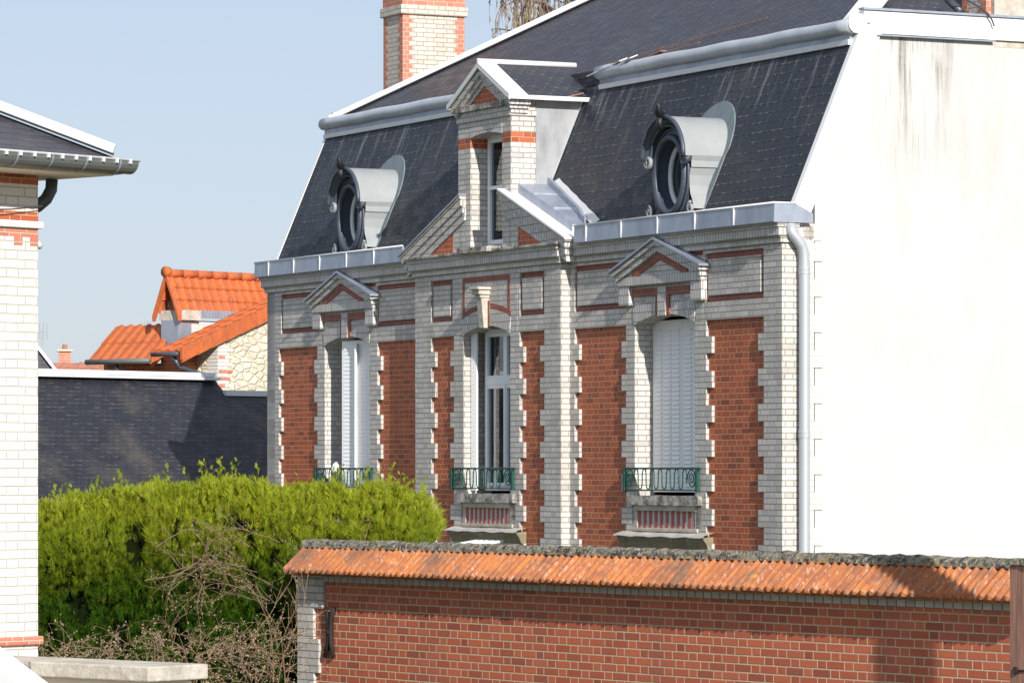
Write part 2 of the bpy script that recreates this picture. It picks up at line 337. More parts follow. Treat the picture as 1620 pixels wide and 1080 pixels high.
# gable walls
LG = 15.86
prof = [(.0, Gd), (9.4, Gd), (9.4, 3.1), (8.35, 5.29), (1.1, 5.29), (.165, 3.1), (.0, 2.95)]
gw = MB(); gw.ext([(.46, Gd), (9.4, Gd), (9.4, 3.1), (8.35, 5.29), (1.1, 5.29), (.46, 3.75)], 'x', -.30, -.004)
gw.build('gable_wall', MAT['render'], house)
gl = MB(); gl.ext(prof, 'x', -LG, -LG + .3); gl.box(-LG, 0, 9.1, 9.4, Gd, 3.1); gl.build('rear_wall', MAT['render'], house)
# white brick piers with toothed edges
def pier(name, s0, s1, y0, y1, t0, t1, top, bot=Gd, parent=house):
    """white pier between s0 and s1; t0 / t1 = how far the long courses reach beyond s0 / s1"""
    mb = MB(); k = math.floor((bot - TOOTH0) / PER); z = TOOTH0 + k * PER
    while z < top:
        a, b = max(z, bot), min(z + PER / 2, top)
        if b > a + .01: mb.box(-(s1 + t1), -(s0 - t0), y0, y1, a, b)
        a, b = max(z + PER / 2, bot), min(z + PER, top)
        if b > a + .01: mb.box(-s1, -s0, y0, y1, a, b)
        z += PER
    return mb.build(name, MAT['wbrick'], parent, bevel=.006)
FT = 1.85                                            # top of the red panels
pier('corner_quoin', 0, .442, 0, .3, 0, .14, FT)
# corner returns onto the gable (toothed the other way)
q = MB(); z = TOOTH0 + math.floor((Gd - TOOTH0) / PER) * PER
while z < 2.72:
    q.box(-.29, .012, .302, .44, max(z, Gd), z + PER / 2); q.box(-.29, .012, .302, .56, z + PER / 2, min(z + PER, 2.75)); z += PER
q.box(-.29, .0, .28, .302, Gd, 2.75); q.box(-.29, -.001, .202, .303, FT, 2.955); q.box(-.29, -.0015, .303, .56, 2.75, 2.955)
q.build('corner_quoin', MAT['pbrick'], house, bevel=.005)
pier('corner_quoin', 15.41, LG, 0, .3, .10, 0, FT)
pier('window_surround', 1.877, 2.17, 0, .3, .145, 0, FT); pier('window_surround', 3.765, 4.008, 0, .3, 0, .122, FT)
pier('window_surround', 11.75, 12.02, 0, .3, .13, 0, FT); pier('window_surround', 13.66, 13.93, 0, .3, 0, .12, FT)
pier('window_surround', 6.802, 7.09, -D, .3, .12, 0, FT); pier('window_surround', 8.556, 8.862, -D, .3, 0, .12, FT)
pier('bay_quoin', 5.582, 6.064, -D, .06, 0, .13, FT); pier('bay_quoin', 9.607, 10.135, -D, .06, .13, 0, FT)
pier('wall_quoin', 5.452, 5.60, 0, .06, .13, 0, FT); pier('wall_quoin', 10.12, 10.30, 0, .06, 0, .13, FT)
# white band and frieze with red-framed panels
def frieze(s0, s1, y, panels):
    """panels: (a, b, z0, z1) red recessed rectangles; each holds a white inset"""
    mb = MB(); xs = sorted({s0, s1, *[p[0] for p in panels], *[p[1] for p in panels]})
    for a, b in zip(xs, xs[1:]):
        pn = [p for p in panels if p[0] <= a + 1e-6 and p[1] >= b - 1e-6]
        if pn: p = pn[0]; mb.box(-b, -a, y, y + .2, FT, p[2]); mb.box(-b, -a, y, y + .2, p[3], 2.72)
        else: mb.box(-b, -a, y, y + .2, FT, 2.72)
    mb.build('frieze', MAT['wbrick'], house)
    for a, b, z0, z1 in panels:
        rb = MB(); rb.box(-b, -a, y + .035, y + .19, z0, z1); fp = rb.build('frieze_panel', MAT['rheader'], house)
        wb = MB(); e = .075; wb.box(-(b - e), -(a + e), y - .0, y + .036, z0 + e, z1 - e); wb.build('inset', MAT['wbrick'], fp, bevel=.006)
def cut(s0, s1, w): return s0 < w[1] and s1 > w[0]
# frieze is cut around the three window heads; the head blocks fill those gaps
frieze(0, 1.95, 0, [(.442, 1.90, 2.07, 2.675)]); frieze(4.0, 5.6, 0, [(4.02, 5.452, 2.07, 2.675)])
frieze(10.1, 11.8, 0, [(10.30, 11.76, 2.07, 2.675)]); frieze(13.9, LG, 0, [(13.92, 15.32, 2.07, 2.675)])
frieze(5.582, 7.0, -D, [(6.064, 6.802, 2.06, 2.64)]); frieze(8.66, 10.135, -D, [(8.902, 9.607, 2.06, 2.64)])
frieze(7.0, 7.09, -D, []); frieze(8.576, 8.66, -D, [])

def arc_pts(s0, s1, zs, rise, n=12):
    w = (s1 - s0) / 2; c = (s0 + s1) / 2; rad = (w * w + rise * rise) / (2 * rise)
    return [(-(c + w * math.cos(math.pi * (1 - i / n)) * 1.0), zs + math.sqrt(max(rad * rad - (w * math.cos(math.pi * (1 - i / n))) ** 2, 0)) - (rad - rise)) for i in range(n + 1)]
def window_head(w, y, tympan):
    s0, s1, _ = w; c = (s0 + s1) / 2; hw = (s1 - s0) / 2
    # voussoirs: a segmental arch, its courses radiating
    mb = MB(); lo = arc_pts(s0, s1, 1.845, .12); hi = arc_pts(s0 - .03, s1 + .03, 2.06, .13)
    for i in range(len(lo) - 1):
        q4 = [lo[i], lo[i + 1], hi[i + 1], hi[i]]; mb.ext([(p[0], p[1]) for p in q4], 'y', y - .012, .28)
    mb.build('arch', MAT['wheader'], house)
    # white filling between the arch and the band above it
    fb = MB(); top = 2.72 if not tympan else 2.66
    for i in range(len(hi) - 1):
        fb.ext([hi[i], hi[i + 1], (hi[i + 1][0], top), (hi[i][0], top)], 'y', y - .002, y + .19)
    fb.box(-(s1 + .25), hi[0][0] if hi[0][0] < hi[-1][0] else hi[-1][0], y - .002, y + .19, FT, top); fb.box(max(hi[0][0], hi[-1][0]), -(s0 - .22), y - .002, y + .19, FT, top)
    fb.build('spandrel', MAT['wbrick'], house)
    return c
for w in (W3[0], W3[2]):
    c = window_head(w, -.0, True)
    # keystone with red strips, the two red flanks, the soldier band
    kb = MB(); kb.box(-c - .105, -c + .105, -.045, .28, 1.94, 2.31); kb.build('keystone', MAT['wheader'], house, bevel=.005)
    rb = MB()
    for sg in (-1, 1): rb.box(-c + sg * .105, -c + sg * .185, -.03, .27, 1.95, 2.30)
    for sg in (-1, 1):
        a, b = -c + sg * .185, -c + sg * .82; rb.box(min(a, b), max(a, b), -.03, .05, 2.205, 2.30)
    rb.build('red_trim', MAT['rheader'], house)
    hb = MB(); hb.box(-c - 1.10, -c - .82, -.075, .15, 2.10, 2.34); hb.box(-c + .82, -c + 1.10, -.075, .15, 2.10, 2.34)
    hb.box(-c - 1.10, -c + 1.10, -.085, .15, 2.34, 2.46)
    hb.build('soldier_band', MAT['wheader'], house, bevel=.004)
    # gabled hood: body, chevron, stepped raking cornice and zinc cover
    pd = MB(); sl_ = .315; hw = 1.10; zt = 2.46
    pd.ext([(-c - hw, zt), (-c + hw, zt), (-c, zt + hw * sl_)], 'y', -.06, .15); P_ = pd.build('pediment', MAT['wbrick'], house)
    def rake(mb, half, z_apex, th, y0, y1, sl=sl_, cc=c, stop=0., m=0):
        for sg in (-1, 1):
            A = (-cc + sg * stop, z_apex - stop * sl); B = (-cc + sg * half, z_apex - half * sl)
            mb.ext([A, B, (B[0], B[1] - th), (A[0], A[1] - th)], 'y', y0, y1, m, (sg * 1.0, 0, -sl))
    ck = MB(); rake(ck, .74, 2.735, .085, -.075, .0); ck.build('red_chevron', MAT['rheader'], P_)
    r1 = MB(); rake(r1, 1.13, 2.87, .115, -.11, .1); rake(r1, 1.17, 2.895, .06, -.145, .1); r1.build('raking_cornice', MAT['wheader'], P_, bevel=.004)
    r2 = MB(); rake(r2, 1.22, 2.93, .03, -.175, .05); r2.build('zinc_cover', MAT['zinc'], P_, bevel=.003)
# middle window head: panel above the arch, console bracket
w = W3[1]; c = window_head(w, -D, False)
rb = MB(); e = .075; a, b = -w[1] - .02, -w[0] + .0
for x0, x1, z0, z1 in ((a, b, 2.565, 2.64), (a, a + e, 2.08, 2.565), (b - e, b, 2.08, 2.565)): rb.box(x0, x1, -D - .006, -D + .02, z0, z1)
hi = arc_pts(w[0] - .03, w[1] + .03, 2.06, .13)
for i in range(len(hi) - 1): rb.ext([hi[i], hi[i + 1], (hi[i + 1][0], hi[i + 1][1] + .08), (hi[i][0], hi[i][1] + .08)], 'y', -D - .0055, -D + .02)
for sg in (-1, 1): rb.box(-c + sg * .10 - .028, -c + sg * .10 + .028, -D - .02, .2, 1.95, 2.30)
rb.build('red_trim', MAT['rheader'], house)
kb = MB(); kb.ext([(-D - .075, 1.93), (.26, 1.93), (.26, 2.36), (-D - .12, 2.36), (-D - .11, 2.28)], 'x', -c - .075, -c + .075)
K_ = kb.build('keystone', MAT['coping'], house, bevel=.006)
kb = MB()
for z0, z1, o_, hw in ((2.34, 2.385, .14, .09), (2.385, 2.45, .17, .115), (2.45, 2.49, .20, .145)): kb.box(-c - hw, -c + hw, -D - o_, -D + .02, z0, z1)
kb.build('capital', MAT['coping'], K_, bevel=.01)

# cornices
def cornice(s0, s1, y, ends=(0, 0), top=2.965):
    mb = MB()
    for z0, z1, o_ in ((2.72, 2.775, .035), (2.775, 2.80, .05)): mb.box(-s1 - ends[1] * o_, -s0 + ends[0] * o_, y - o_, .2, z0, z1)
    mb.build('cornice', MAT['wbrick'], house, bevel=.004)
    mb = MB(); mb.box(-s1 - ends[1] * .075, -s0 + ends[0] * .06, y - .08, .2, 2.80, 2.905); mb.build('cornice', MAT['wheader'], house, bevel=.004)
    mb = MB(); mb.box(-s1 - ends[1] * .10, -s0 + ends[0] * .08, y - .105, .2, 2.905, top); mb.build('cornice', MAT['wbrick'], house, bevel=.004)
cornice(0, 5.5, 0, (1, 0)); cornice(10.2, LG, 0, (0, 1)); cornice(5.582, 10.135, -D, (1, 1), 2.955)
lb = MB(); lb.box(-10.27, -5.46, -D - .135, .1, 2.956, 2.995); lb.build('stone_ledge', MAT['sill'], house, bevel=.008)

# ------------------------------------------------------------------ windows
def shutter_leaf(name, x0, x1, z0, z1, y, parent, th=.035, dep=.012):
    """solid leaf with rows of raised slats"""
    mb = MB(); mb.box(x0, x1, y, y + th, z0, z1); n = int((z1 - z0 - .12) / .058); cols = 3 if x1 - x0 > .5 else 2
    cw = (x1 - x0 - .06) / cols
    for i in range(n):
        z = z0 + .07 + i * .058
        for k in range(cols):
            a = x0 + .03 + k * cw
            mb.face([(a + .02, y - .001, z + .034), (a + .02, y - dep, z), (a + cw - .03, y - dep, z), (a + cw - .03, y - .001, z + .034)])
            mb.face([(a + .02, y - dep, z), (a + .02, y - .001, z - .002), (a + cw - .03, y - .001, z - .002), (a + cw - .03, y - dep, z)])
    return mb.build(name, MAT['shutter'], parent, merge=False)
def empty(name, parent, loc=(0, 0, 0), rot=0.):
    o = bpy.data.objects.new(name, None); col.objects.link(o); o.parent = parent; o.location = loc; o.rotation_euler = (0, 0, rot); return o
def frame_box(mb, x0, x1, z0, z1, t, y0, y1):
    mb.box(x0, x0 + t, y0, y1, z0, z1); mb.box(x1 - t, x1, y0, y1, z0, z1); mb.box(x0 + t, x1 - t, y0, y1, z0, z0 + t); mb.box(x0 + t, x1 - t, y0, y1, z1 - t, z1)
def casement(parent, x0, x1, z0, z1, y, transom=None, split=True):
    fr = MB(); frame_box(fr, x0, x1, z0, z1, .055, y, y + .07); cx = (x0 + x1) / 2
    zs = [(z0 + .055, (transom or z1 - .055) - (.04 if transom else 0))]
    if transom: fr.box(x0 + .055, x1 - .055, y - .02, y + .06, transom - .04, transom + .04); zs.append((transom + .04, z1 - .055))
    for za, zb in zs:
        for a, b in (((x0 + .055, cx), (cx, x1 - .055)) if split else ((x0 + .055, x1 - .055),)): frame_box(fr, a, b, za, zb, .05, y - .012, y + .045)
    if split: fr.box(cx - .02, cx + .02, y - .025, y - .012, z0 + .055, zs[0][1])
    win = fr.build('window', MAT['pvc'], parent, bevel=.004)
    gm = MB(); gm.box(x0 + .08, x1 - .08, y + .02, y + .026, z0 + .08, z1 - .08); gm.build('pane', GL, win)
    cm = MB(); pts = []
    for sg in (-1, 1):
        xa, xb = (x0 + .09, cx - .17) if sg < 0 else (cx + .02, x1 - .07)
        if not split: xa, xb = ((x0 + .07, x1 - .07) if sg < 0 else (x1 - .08, x1 - .07))
        A = []; B = []
        for i in range(25):
            x = xa + (xb - xa) * i / 24; yy = y + .055 + .012 * math.sin(i * 1.9)
            A.append((x, yy, z0 + .08)); B.append((x, yy, z1 - .08))
        cm.strip(A, B)
    cm.build('curtain', MAT['curtain'], win)
    return win
def clear_glass():
    N = NT('clear_window_pane'); N.t.nodes.remove(N.b); g1 = N.node('ShaderNodeBsdfGlossy'); g1.inputs['Roughness'].default_value = .02; g1.inputs['Color'].default_value = (.9, .95, 1, 1)
    g2 = N.node('ShaderNodeBsdfTransparent'); g2.inputs[0].default_value = (.75, .8, .82, 1); fr = N.node('ShaderNodeFresnel'); fr.inputs[0].default_value = 1.5
    mx = N.node('ShaderNodeMixShader'); N.t.links.new(N.m_('ADD', fr.outputs[0], .06), mx.inputs[0]); N.t.links.new(g2.outputs[0], mx.inputs[1]); N.t.links.new(g1.outputs[0], mx.inputs[2])
    N.t.links.new(mx.outputs[0], N.t.nodes['Material Output'].inputs[0]); return N.m
GL = clear_glass()
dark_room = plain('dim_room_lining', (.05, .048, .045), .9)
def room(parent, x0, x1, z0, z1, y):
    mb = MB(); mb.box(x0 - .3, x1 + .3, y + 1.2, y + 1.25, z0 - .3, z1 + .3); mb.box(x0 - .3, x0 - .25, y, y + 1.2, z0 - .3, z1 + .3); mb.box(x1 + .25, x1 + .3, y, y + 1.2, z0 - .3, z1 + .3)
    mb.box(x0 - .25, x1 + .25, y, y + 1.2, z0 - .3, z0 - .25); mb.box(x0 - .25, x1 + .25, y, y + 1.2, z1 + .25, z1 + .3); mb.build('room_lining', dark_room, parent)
# right window: both leaves closed
w = W3[0]; wr = empty('shuttered_window', house)
xm = -(w[0] + w[1]) / 2
shutter_leaf('shutter', -w[1] + .01, xm - .004, -.29, 1.90, .26, wr); shutter_leaf('shutter', xm + .004, -w[0] - .01, -.29, 1.90, .26, wr)
# left window: right leaf closed, left leaf swung out edge-on; a casement behind
w = W3[2]; wr = empty('shuttered_window', house); xm = -(w[0] + w[1]) / 2
la = H.on(541, 600, .02)[0]; lr = empty('half_closed_shutter', wr, (la, .02, 0), R(11)); shutter_leaf('leaf', 0, -w[0] - la - .02, -.29, 1.90, 0, lr, .035, .005)
lf = empty('open_shutter', wr, (-13.16, .27, 0), R(-24)); shutter_leaf('leaf', 0, .62, -.29, 1.86, 0, lf, .035, .004)
casement(wr, -w[1] + .03, -w[0] - .03, -.29, 1.93, .34, None)
room(wr, -w[1], -w[0], -.3, 1.9, .42)
# middle window
w = W3[1]; wr = empty('french_window', house)
xc = H.on(767, 600, .12)[0]; casement(wr, xc, -w[0] - .002, -.29, 1.93, .12, 1.20)
lr = empty('half_closed_shutter', wr, (-w[1] + .02, -.03, 0), R(9)); shutter_leaf('leaf', 0, xc + w[1] - .02, -.29, 1.88, 0, lr, .03, .005); room(wr, -w[1], -w[0], -.3, 1.9, .28)

# ------------------------------------------------------------------ sills, striped aprons, ledges, balconettes
def balconette(s0, s1, y, parent=house):
    r_ = MB(); x0, x1 = -s1, -s0; zt, zb = .012, -.262; W = x1 - x0
    r_.tube([(x0, y, zt), (x1 + .08, y, zt)], .013, 6); r_.tube([(x0, y, zb), (x1, y, zb)], .008, 6)
    for x in (x0, x1): r_.box(x - .018, x + .018, y - .018, y + .018, zb - .02, zt + .004)
    for x in (x0, x1): r_.tube([(x, y, zt - .005), (x, y + .16, zt - .005)], .009, 5); r_.tube([(x, y, zb + .005), (x, y + .16, zb + .005)], .009, 5)
    ob = r_.build('balcony_rail', MAT['iron'], parent, smooth=False)
    m_ = MB(); xa, xb = x0 + .27, x1 - .27; n = 13; p = (xb - xa) / n; pts = []; h0, h1 = zb + .006, zt - .006; rr = p / 2
    for k in range(n + 1):
        up = k % 2 == 0; x = xa + k * p; seq = [h0 + rr * 1.6, h1 - rr * 1.6]
        if not up: seq = seq[::-1]
        for z in seq: pts.append((x, y, z))
        if k < n:
            for i in range(1, 6):
                t = math.pi * i / 6; zc = seq[1]; sg = 1 if up else -1
                pts.append((x + rr - rr * math.cos(t), y, zc + sg * rr * 1.6 * math.sin(t)))
    m_.tube(pts, .0085, 5); m_.build('scrollwork', MAT['iron'], ob, smooth=True)
    for cx, sg in ((x0 + .14, 1), (x1 - .14, -1)):
        v = MB(); pts = []; cz = (zt + zb) / 2
        for i in range(60):
            t = i / 59; an = t * math.pi * 4.2; ra = 1 - .83 * t
            pts.append((cx + sg * .118 * ra * math.cos(an) * 1., y, cz + (.130 * ra + .0) * math.sin(an)))
        v.tube(pts, .0085, 5); v.build('scroll', MAT['iron'], ob, smooth=True)
def lumpy(mb_obj, amp, sc, cuts=4):
    me = mb_obj.data; bm = bmesh.new(); bm.from_mesh(me)
    bmesh.ops.subdivide_edges(bm, edges=[e for e in bm.edges if e.calc_length() > .15], cuts=cuts, use_grid_fill=True)
    bmesh.ops.subdivide_edges(bm, edges=[e for e in bm.edges if e.calc_length() > .08], cuts=2, use_grid_fill=True)
    for v in bm.verts: v.co += mnoise.noise_vector(v.co * sc) * amp
    bm.to_mesh(me); bm.free()
def under_window(w, y, mid):
    s0, s1, _ = w; x0, x1 = -s1 - .10, -s0 + .19
    mb = MB(); mb.box(x0, x1, y - .06, y + .3, -.455, -.335); o = mb.build('sill', MAT['sill'], house); lumpy(o, .012, 7)
    mb = MB(); mb.box(x0 + .14, x1 - .14, y - .03, y + .1, -.525, -.456); mb.box(x0 + .1, x1 - .1, y - .02, y + .1, -.79, -.745); mb.box(x0 + .02, x0 + .17, y - .0, y + .1, -.745, -.456); mb.box(x1 - .16, x1 - .02, y - .0, y + .1, -.745, -.456)
    mb.build('sill_support', MAT['coping'], house, bevel=.006)
    rb = MB(); wb = MB(); a, b = x0 + .17, x1 - .16; n = 21; p = (b - a) / n
    for i in range(n):
        (rb if i % 2 == 0 else wb).box(a + i * p, a + (i + 1) * p, y + .012 + .006 * (i % 2), y + .1, -.745, -.525)
    o = rb.build('striped_apron', MAT['stripe_red'], house); wb.build('pale_brick', MAT['stripe_white'], o)
    # zinc-covered cornice ledge over the ground-floor opening
    xa, xb = x0 - .25, x1 + .27
    cm = MB(); cm.ext([(y - .105, -.848), (y - .10, -.875), (y - .06, -.93), (y - .03, -1.0), (y + .1, -1.0), (y + .1, -.835)], 'x', xa + .05, xb - .05)
    L_ = cm.build('ledge', MAT['soilstone'], house, bevel=.006)
    zm = MB(); A = []; B = []; C_ = []
    for i in range(21):
        x = xa + (xb - xa) * i / 20; z = -.832 + .008 * math.sin(i * 1.3) * (1 if i % 3 else .3)
        A.append((x, y - .125, z)); B.append((x, y + .02, -.79)); C_.append((x, y - .127, z - .02))
    zm.strip(A, B, 1); zm.strip(C_, A); zm.build('ledge_cover', [MAT['zinc_white'], MAT['coping']], L_, recalc=False)
    bm_ = MB(); bm_.box(x0 - .02, x1 + .03, y - .035, y + .2, Gd, -1.0); bm_.build('lower_surround', MAT['wbrick'], house)
MAT['stripe_red'] = plain('apron_red_brick', (.36, .11, .09), .8, 0, .4, 20., (.22, .09, .08), .2); MAT['stripe_white'] = plain('apron_white_brick', (.52, .5, .47), .8, 0, .5, 18., (.35, .33, .3), .2)
for w, y, r_ in ((W3[0], 0., (2.06, 4.0)), (W3[1], -D, (6.97, 8.88)), (W3[2], 0., (11.93, 13.93))):
    under_window(w, y, False); balconette(r_[0] - .02, r_[1] - .02, y - .035)
# something knotted to the left railing and a rope of pale cloth, seen as a small white lump
kn = MB(); kn.tube([(-13.2, -.04, -.06), (-13.17, -.05, .0), (-13.14, -.04, .07), (-13.16, -.03, .1)], [.03, .06, .05, .02], 7); tag_o = kn.build('cloth_knot', MAT['zinc_white'], None, smooth=True)
tag_o.matrix_world = house.matrix_basis.copy(); tag(tag_o, 'small white cloth knotted onto the green railing of the leftmost window', 'cloth')
# pale striped awning bars just showing above the garden wall, under the middle ledge
aw = MB()
for i in range(5): aw.tube([(-8.0 + i * .17, -.45, -1.02), (-7.9 + i * .17, -.16, -.97)], .022, 6)
aw.build('awning_bars', MAT['zinc_white'], house)
# ================================================================== roof of the main house
E0_, K_m = .154, .4291
def my(h): return E0_ + K_m * (h - 3.19)                  # depth of the mansard slope at height h
mb = MB(); mb.ext([(my(3.0), 3.0), (my(5.2), 5.2), (my(5.2) + .12, 5.2), (my(3.0) + .12, 3.0)], 'x', -15.86, -.06)
mb.build('mansard_slope', MAT['slate'], house)
mb = MB(); mb.ext([(9.3 , 3.0), (8.35, 5.2), (8.25, 5.2), (9.2, 3.0)], 'x', -15.86, -.06); mb.build('mansard_slope', MAT['slate'], house)
# upper hipped slopes
YF, YB, ZU, TP = 1.06, 8.35, 5.40, .575
hr = (YB - YF) / 2; zr = ZU + hr * TP; ym = (YF + YB) / 2
a0, b0, a1, b1 = (-15.84, YF, ZU), (-.04, YF, ZU), (-15.84, YB, ZU), (-.04, YB, ZU); ra, rb_ = (-15.84 + hr, ym, zr), (-.04 - hr, ym, zr)
mb = MB(); mb.face([a0, b0, rb_, ra]); mb.face([b1, a1, ra, rb_]); mb.face([b0, b1, rb_]); mb.face([a1, a0, ra]); mb.face([a0, a1, b1, b0])
mb.build('upper_roof', MAT['slate_up'], house)
def bar(mb, p, q, w, h, up=(0, 0, 1), m=0):
    p, q = Vector(p), Vector(q); d = (q - p).normalized(); s_ = d.cross(Vector(up)).normalized(); u_ = s_.cross(d)
    c = [s_ * (-w / 2), s_ * (w / 2), s_ * (w / 2) + u_ * h, s_ * (-w / 2) + u_ * h]
    A = [p + x for x in c]; B = [q + x for x in c]; mb.face(A[::-1], m); mb.face(B, m)
    for i in range(4): mb.face([A[i], A[(i + 1) % 4], B[(i + 1) % 4], B[i]], m)
def hip(p, q, name='hip_flashing', w=.34):
    mb = MB(); p, q = Vector(p), Vector(q); bar(mb, p, q, w, .035); bar(mb, p + Vector((0, 0, .03)), q + Vector((0, 0, .03)), .09, .07); mb.build(name, MAT['zinc_white'], house, bevel=.004)
hip(a0, ra, w=.26); hip(b0, rb_, w=.36); hip(ra, rb_)
# roll moulding along the break with its fascia and drip
mb = MB(); n = 60; xs = [-15.92 + (15.86) * i / n for i in range(n + 1)]
def brk(x): return not (-8.9 < x < -6.75)
for s0_, s1_ in ((-15.92, -8.78), (-6.62, .02)):
    pts = [(s0_ + (s1_ - s0_) * i / 24, my(5.3) - .085 + .004 * math.sin(i * 2.3), 5.365 + .006 * math.sin(i * 1.1)) for i in range(25)]
    mb.tube(pts, [.092] * 25, 14)
mb.build('ridge_roll', MAT['roll_zinc'], house, smooth=True)
for s0_, s1_ in ((-15.9, -8.78), (-6.62, -.06)):
    mb = MB(); mb.box(s0_, s1_, my(5.2) - .035, my(5.2) + .15, 5.205, 5.30); mb.box(s0_, s1_, my(5.35), 1.12, 5.30, 5.405); mb.build('break_fascia', MAT['zinc'], house)
    mb = MB(); mb.ext([(my(5.14) - .03, 5.14), (my(5.2) - .06, 5.205), (my(5.2) + .02, 5.205), (my(5.14) + .02, 5.14)], 'x', s0_, s1_); mb.build('drip_strip', MAT['zinc_white'], house, bevel=.004)
    for k in range(int((s1_ - s0_) / .9)):
        pass
mb = MB(); mb.box(-8.9, -6.55, my(5.2) + .02, my(5.2) + .3, 5.1, 5.425); mb.build('slate_infill', MAT['slate_up'], house)
# storm-lifted bits of zinc where the roll stops beside the dormer, and the slipped slates there
mb = MB()
for x, y_, z_, l, a_, sl2 in ((-6.45, .93, 5.40, .35, .15, .1), (-6.15, .95, 5.43, .3, -.1, .14), (-5.8, .93, 5.45, .25, .1, .12), (-6.75, .9, 5.34, .3, .5, .2)):
    bar(mb, (x, y_, z_), (x + l, y_ + a_ * .1, z_ + sl2 * .3), .13, .012, (0, -.4, 1))
mb.build('lifted_flashing', MAT['zinc_white'], house)
mb = MB(); bar(mb, (-6.7, 1.12, 5.49), (-3.4, 1.75, 5.83), .012, .012); bar(mb, (-5.6, 1.1, 5.475), (-4.4, 1.3, 5.58), .012, .014); bar(mb, (-5.35, 1.16, 5.5), (-5.15, 1.17, 5.53), .09, .02)
mb.build('loose_lath', MAT['wood'], house)
# white parapet band along both gables (kinked at the break, level beyond it)
def band(x0, x1, name='parapet_band'):
    mb = MB(); th = .262
    pts = [(my(3.03) + .0, 3.03), (my(5.34) - .02, 5.34)]
    o_ = [(my(3.10), 3.12), (my(5.40), 5.40), (my(5.54) - .03, 5.53), (1.12, 5.56), (8.3, 5.56), (9.0, 4.0), (9.35, 3.2), (9.1, 3.1), (8.15, 5.27), (1.37, 5.285), (1.33, 5.20), (my(3.10) + .26, 3.07)]
    mb.ext(o_, 'x', x0, x1)
    return mb.build(name, MAT['paint_white'], house, bevel=.006)
band(-.06, .045); band(-15.96, -15.87)
mb = MB(); pts = [(.0465, my(5.37) - .07 + .115 * math.cos(t), 5.40 + .125 * math.sin(t)) for t in [2 * math.pi * i / 20 for i in range(20)]]
mb.face(pts); mb.face([(-.07, p[1], p[2]) for p in pts][::-1])
for i in range(20): mb.face([pts[i], pts[(i + 1) % 20], (-.07, *pts[(i + 1) % 20][1:]), (-.07, *pts[i][1:])])
mb.build('roll_end_cap', MAT['paint_white'], house)
mb = MB(); mb.box(-.05, .075, 1.10, 8.3, 5.562, 5.59); mb.box(-.03, .075, 1.3, 2.99, 5.255, 5.27); mb.build('capping_strip', MAT['zinc'], house)
# zinc box gutters
def gutter(s0, s1, ends):
    mb = MB(); x0, x1 = -s1, -s0; yf = -.16
    mb.ext([(yf + .015, 2.955), (yf - .012, 2.965), (yf, 3.185), (yf + .02, 3.185), (yf + .03, 2.975), (my(3.0), 2.975), (my(3.0), 2.955)], 'x', x0, x1)
    if ends: mb.ext([(yf + .0, 2.957), (.372, 2.957), (.372, 3.07), (.13, 3.185), (yf + .0, 3.185)], 'x', x1 - .008, x1 + .004)
    else: mb.ext([(yf + .0, 2.957), (.2, 2.957), (.2, 3.185), (yf + .0, 3.185)], 'x', x0 - .004, x0 + .008)
    G_ = mb.build('gutter', MAT['zinc'], house)
    rm = MB(); rm.tube([(x0 - .01, yf - .004, 3.19), (x1 + .005, yf - .004, 3.19)], .012, 8)
    if ends: rm.tube([(x1 + .004, yf, 3.19), (x1 + .004, .14, 3.19)], .011, 8)
    rm.build('gutter_rim', MAT['zinc_white'], G_, smooth=True)
    k = x1 - .98
    while k > x0 + .2:
        sm = MB(); sm.box(k - .012, k + .012, yf - .018, yf + .002, 2.968, 3.182); sm.build('seam', MAT['zinc_white'], G_); k -= .98
gutter(-.1, 5.15, True); gutter(10.52, 15.98, False)
# downpipe on the near corner
mb = MB(); x_ = .10; pts = [(x_ - .03, .08, 2.93), (x_ - .02, .09, 2.84), (x_, .15, 2.76), (x_, .22, 2.68), (x_, .25, 2.58), (x_, .255, 2.3), (x_, .255, 1.0), (x_, .255, -1.), (x_, .255, Gd)]
mb.tube(pts, .068, 16); P_ = mb.build('downpipe', MAT['pipe'], house, smooth=True)
for z in (2.36, .40, -1.7):
    cb = MB(); cb.tube([(x_, .255, z - .02), (x_, .255, z + .02)], .074, 16); cb.tube([(x_, .255, z + .03), (x_, .255, z + .07)], .073, 16); cb.box(-.02, x_, .24, .27, z - .012, z + .012); cb.build('pipe_bracket', MAT['pipe'], P_, smooth=False)

# ------------------------------------------------------------------ central dormer with broken pediment
CD = 7.86
RS = .378                                            # rake of the big pediment
def rake2(mb, h0, h1, z0, th, y0, y1, sg, m=0):
    """z0 = height of the top line at half width 0"""
    A = (-CD + sg * h0, z0 - h0 * RS); B = (-CD + sg * h1, z0 - h1 * RS)
    mb.ext([A, B, (B[0], B[1] - th), (A[0], A[1] - th)], 'y', y0, y1, m, (sg * 1., 0, -RS))
ZA = 4.035
